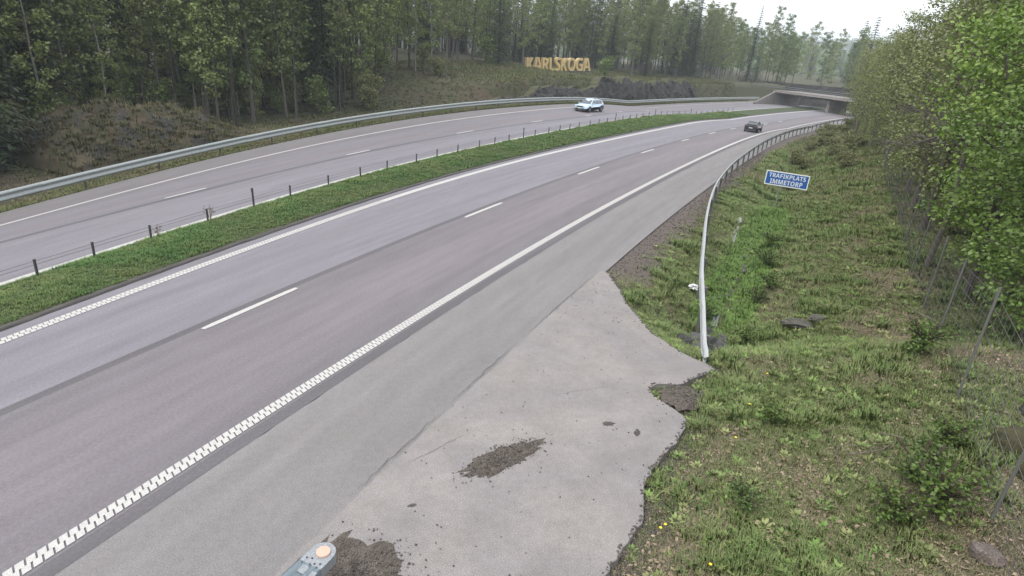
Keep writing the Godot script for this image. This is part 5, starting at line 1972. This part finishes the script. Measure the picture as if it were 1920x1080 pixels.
func build_grass() -> void:
	var fine := tuft(16, 0.075, 0.09, 0.003, 901)
	var lush := tuft(16, 0.14, 0.12, 0.005, 902)
	var dry := tuft(12, 0.06, 0.12, 0.003, 903, 1.6)
	var weed := Shape.new()
	rng.seed = 904
	for k in 12:
		var a := TAU * k / 12.0 + rng.randf_range(-0.3, 0.3)
		var d := Vector3(cos(a), rng.randf_range(0.3, 1.1), sin(a)).normalized()
		weed.col = Color.WHITE
		weed.leaf(Vector3(cos(a), 0, sin(a)) * 0.02, d, Vector3(-sin(a), 0, cos(a)), rng.randf_range(0.05, 0.10), rng.randf_range(0.025, 0.045))
	var weed_mesh := weed.mesh(mats.blade)
	rng.seed = 905
	# near bank
	var pl := [[], [], [], []]
	var pc := [[], [], [], []]
	for i in 190000:
		var s := 4.0 + 62.0 * pow(rng.randf(), 1.75)
		var q := rng.randf_range(3.6, 15.0)
		if s < 20.7 and q < apron_edge(s) + 0.02 + 0.12 * noise.get_noise_1d(s * 4.0):
			continue
		if s > 20.0 and q < 4.2 + 0.7 * noise.get_noise_1d(s * 1.5) and rng.randf() < 0.9:
			continue
		var p := right_at(s, tab(EDGE_R, s) - q)
		var b := bank_brown(s, q, p)
		var ditch := sm(19.0, 21.0, s) * (1.0 - sm(36.0, 42.0, s)) * exp(-pow((q - 6.7) / 0.9, 2.0))
		if absf(q - 6.72) < 0.16 and ditch > 0.5 and rng.randf() < 0.85:
			continue
		var grow := 0.95 + s * 0.024
		var tf := turned(rng.randf() * TAU, p, rng.randf_range(0.6, 1.3) * grow, Vector3(rng.randf_range(-0.2, 0.2), 0, rng.randf_range(-0.2, 0.2)))
		var v := rng.randf_range(0.75, 1.25)
		if ditch > 0.35 and rng.randf() < 0.75:
			var k := 3 if rng.randf() < 0.6 else 1
			pl[k].append(tf)
			pc[k].append(Color(0.15, 0.255, 0.055) * v)
		elif rng.randf() < 0.10 + b * 0.75:
			if rng.randf() < 0.75:
				pl[2].append(tf)
				pc[2].append(Color(0.34, 0.285, 0.18).lerp(Color(0.21, 0.175, 0.11), rng.randf()) * v)
		else:
			var k := 0
			if rng.randf() < 0.045:
				k = 3
			elif litter(p.x * 2.0 + 5.0, p.z * 2.0) < 0.12:
				k = 1
			pl[k].append(tf)
			var g := Color(0.135, 0.245, 0.055).lerp(Color(0.275, 0.28, 0.125), rng.randf() * 0.8)
			pc[k].append(g * v)
	stuff("grass", fine, pl[0], pc[0], "short spring grass covering the roadside bank", "grass")
	stuff("grass", lush, pl[1], pc[1], "taller lush grass clumps on the roadside bank and ditch", "grass")
	stuff("grass", dry, pl[2], pc[2], "dry straw-coloured grass between the green on the bank", "grass")
	stuff("weeds", weed_mesh, pl[3], pc[3], "broad-leaved weeds in the ditch and on the bank", "weeds")
	tfs_far(fine, lush)
	# dead leaves
	var dl := Shape.new()
	dl.leaf(Vector3(-0.03, 0.004, 0), Vector3(1, 0.12, 0).normalized(), Vector3(0, 0.2, 1).normalized(), 0.065, 0.04)
	var tfs := []
	var cols := []
	for i in 26000:
		var s := 4.0 + 26.0 * pow(rng.randf(), 1.5)
		var q := rng.randf_range(6.6, 15.0)
		if s < 20.7 and q < apron_edge(s) - 0.05:
			continue
		var p := right_at(s, tab(EDGE_R, s) - q)
		if rng.randf() > bank_brown(s, q, p) + 0.12:
			continue
		tfs.append(turned(rng.randf() * TAU, p + Vector3(0, 0.015, 0), rng.randf_range(0.6, 1.3), Vector3(rng.randf_range(-0.5, 0.5), 0, rng.randf_range(-0.5, 0.5))))
		cols.append(Color(0.34, 0.26, 0.19).lerp(Color(0.14, 0.10, 0.07), rng.randf()))
	stuff("fallen_leaves", dl.mesh(mats.plain), tfs, cols, "brown fallen leaves scattered over the bank", "leaves")
	# median
	tfs = []
	cols = []
	for i in 52000:
		var s := 6.0 + 100.0 * pow(rng.randf(), 1.6)
		var t := rng.randf()
		var a := tab(EDGE_L, s) + 0.92 + 0.12 * noise.get_noise_1d(s * 1.3)
		var b := tab(MEDIAN_FAR, s) - 0.12 + 0.06 * noise.get_noise_1d(s * 2.1)
		var d := lerpf(a, b, t)
		var p := on_road(s, d, 0.02 + 0.10 * sin(PI * t))
		var grow := 0.75 + s * 0.013
		tfs.append(turned(rng.randf() * TAU, p, rng.randf_range(0.45, 1.0) * grow * (0.75 + 0.5 * litter(p.x * 1.5, p.z * 1.5))))
		var straw := clampf(litter(p.x * 1.3 + 20.0, p.z * 1.3), 0.0, 1.0) * rng.randf_range(0.2, 1.0)
		cols.append(Color(0.105, 0.215, 0.05).lerp(Color(0.235, 0.27, 0.095), straw) * rng.randf_range(0.75, 1.2))
	stuff("grass", lush, tfs, cols, "bright green grass filling the median strip", "grass")
	# far verge and forest edge
	tfs = []
	cols = []
	for i in 52000:
		var s := 8.0 + 135.0 * rng.randf()
		var q := rng.randf_range(2.75, 4.6) if rng.randf() < 0.25 else rng.randf_range(3.0, 24.0)
		var p := left_at(s, tab(EDGE_F, s) + q)
		tfs.append(turned(rng.randf() * TAU, p, rng.randf_range(0.9, 2.0) * (1.0 + 0.8 * sm(50, 90, s))))
		cols.append(Color(0.15, 0.19, 0.06).lerp(Color(0.21, 0.18, 0.10), litter(p.x, p.z) * rng.randf_range(0.5, 1.2)) * rng.randf_range(0.75, 1.2))
	stuff("grass", lush, tfs, cols, "rough grass between the far guardrail and the trees", "grass")


func tfs_far(fine: Mesh, lush: Mesh) -> void:
	# the slope beyond the sign, in coarser clumps
	var tfs := []
	var cols := []
	for i in 22000:
		var s := rng.randf_range(44.0, 125.0)
		var q := rng.randf_range(4.0, 22.0)
		var p := right_at(s, tab(EDGE_R, s) - q)
		var b := litter(p.x * 0.7, p.z * 0.7)
		tfs.append(turned(rng.randf() * TAU, p, rng.randf_range(1.2, 2.6)))
		cols.append(Color(0.185, 0.255, 0.07).lerp(Color(0.28, 0.265, 0.14), b) * rng.randf_range(0.7, 1.2))
	stuff("grass", lush, tfs, cols, "olive green rough grass on the slope beyond the blue sign", "grass")
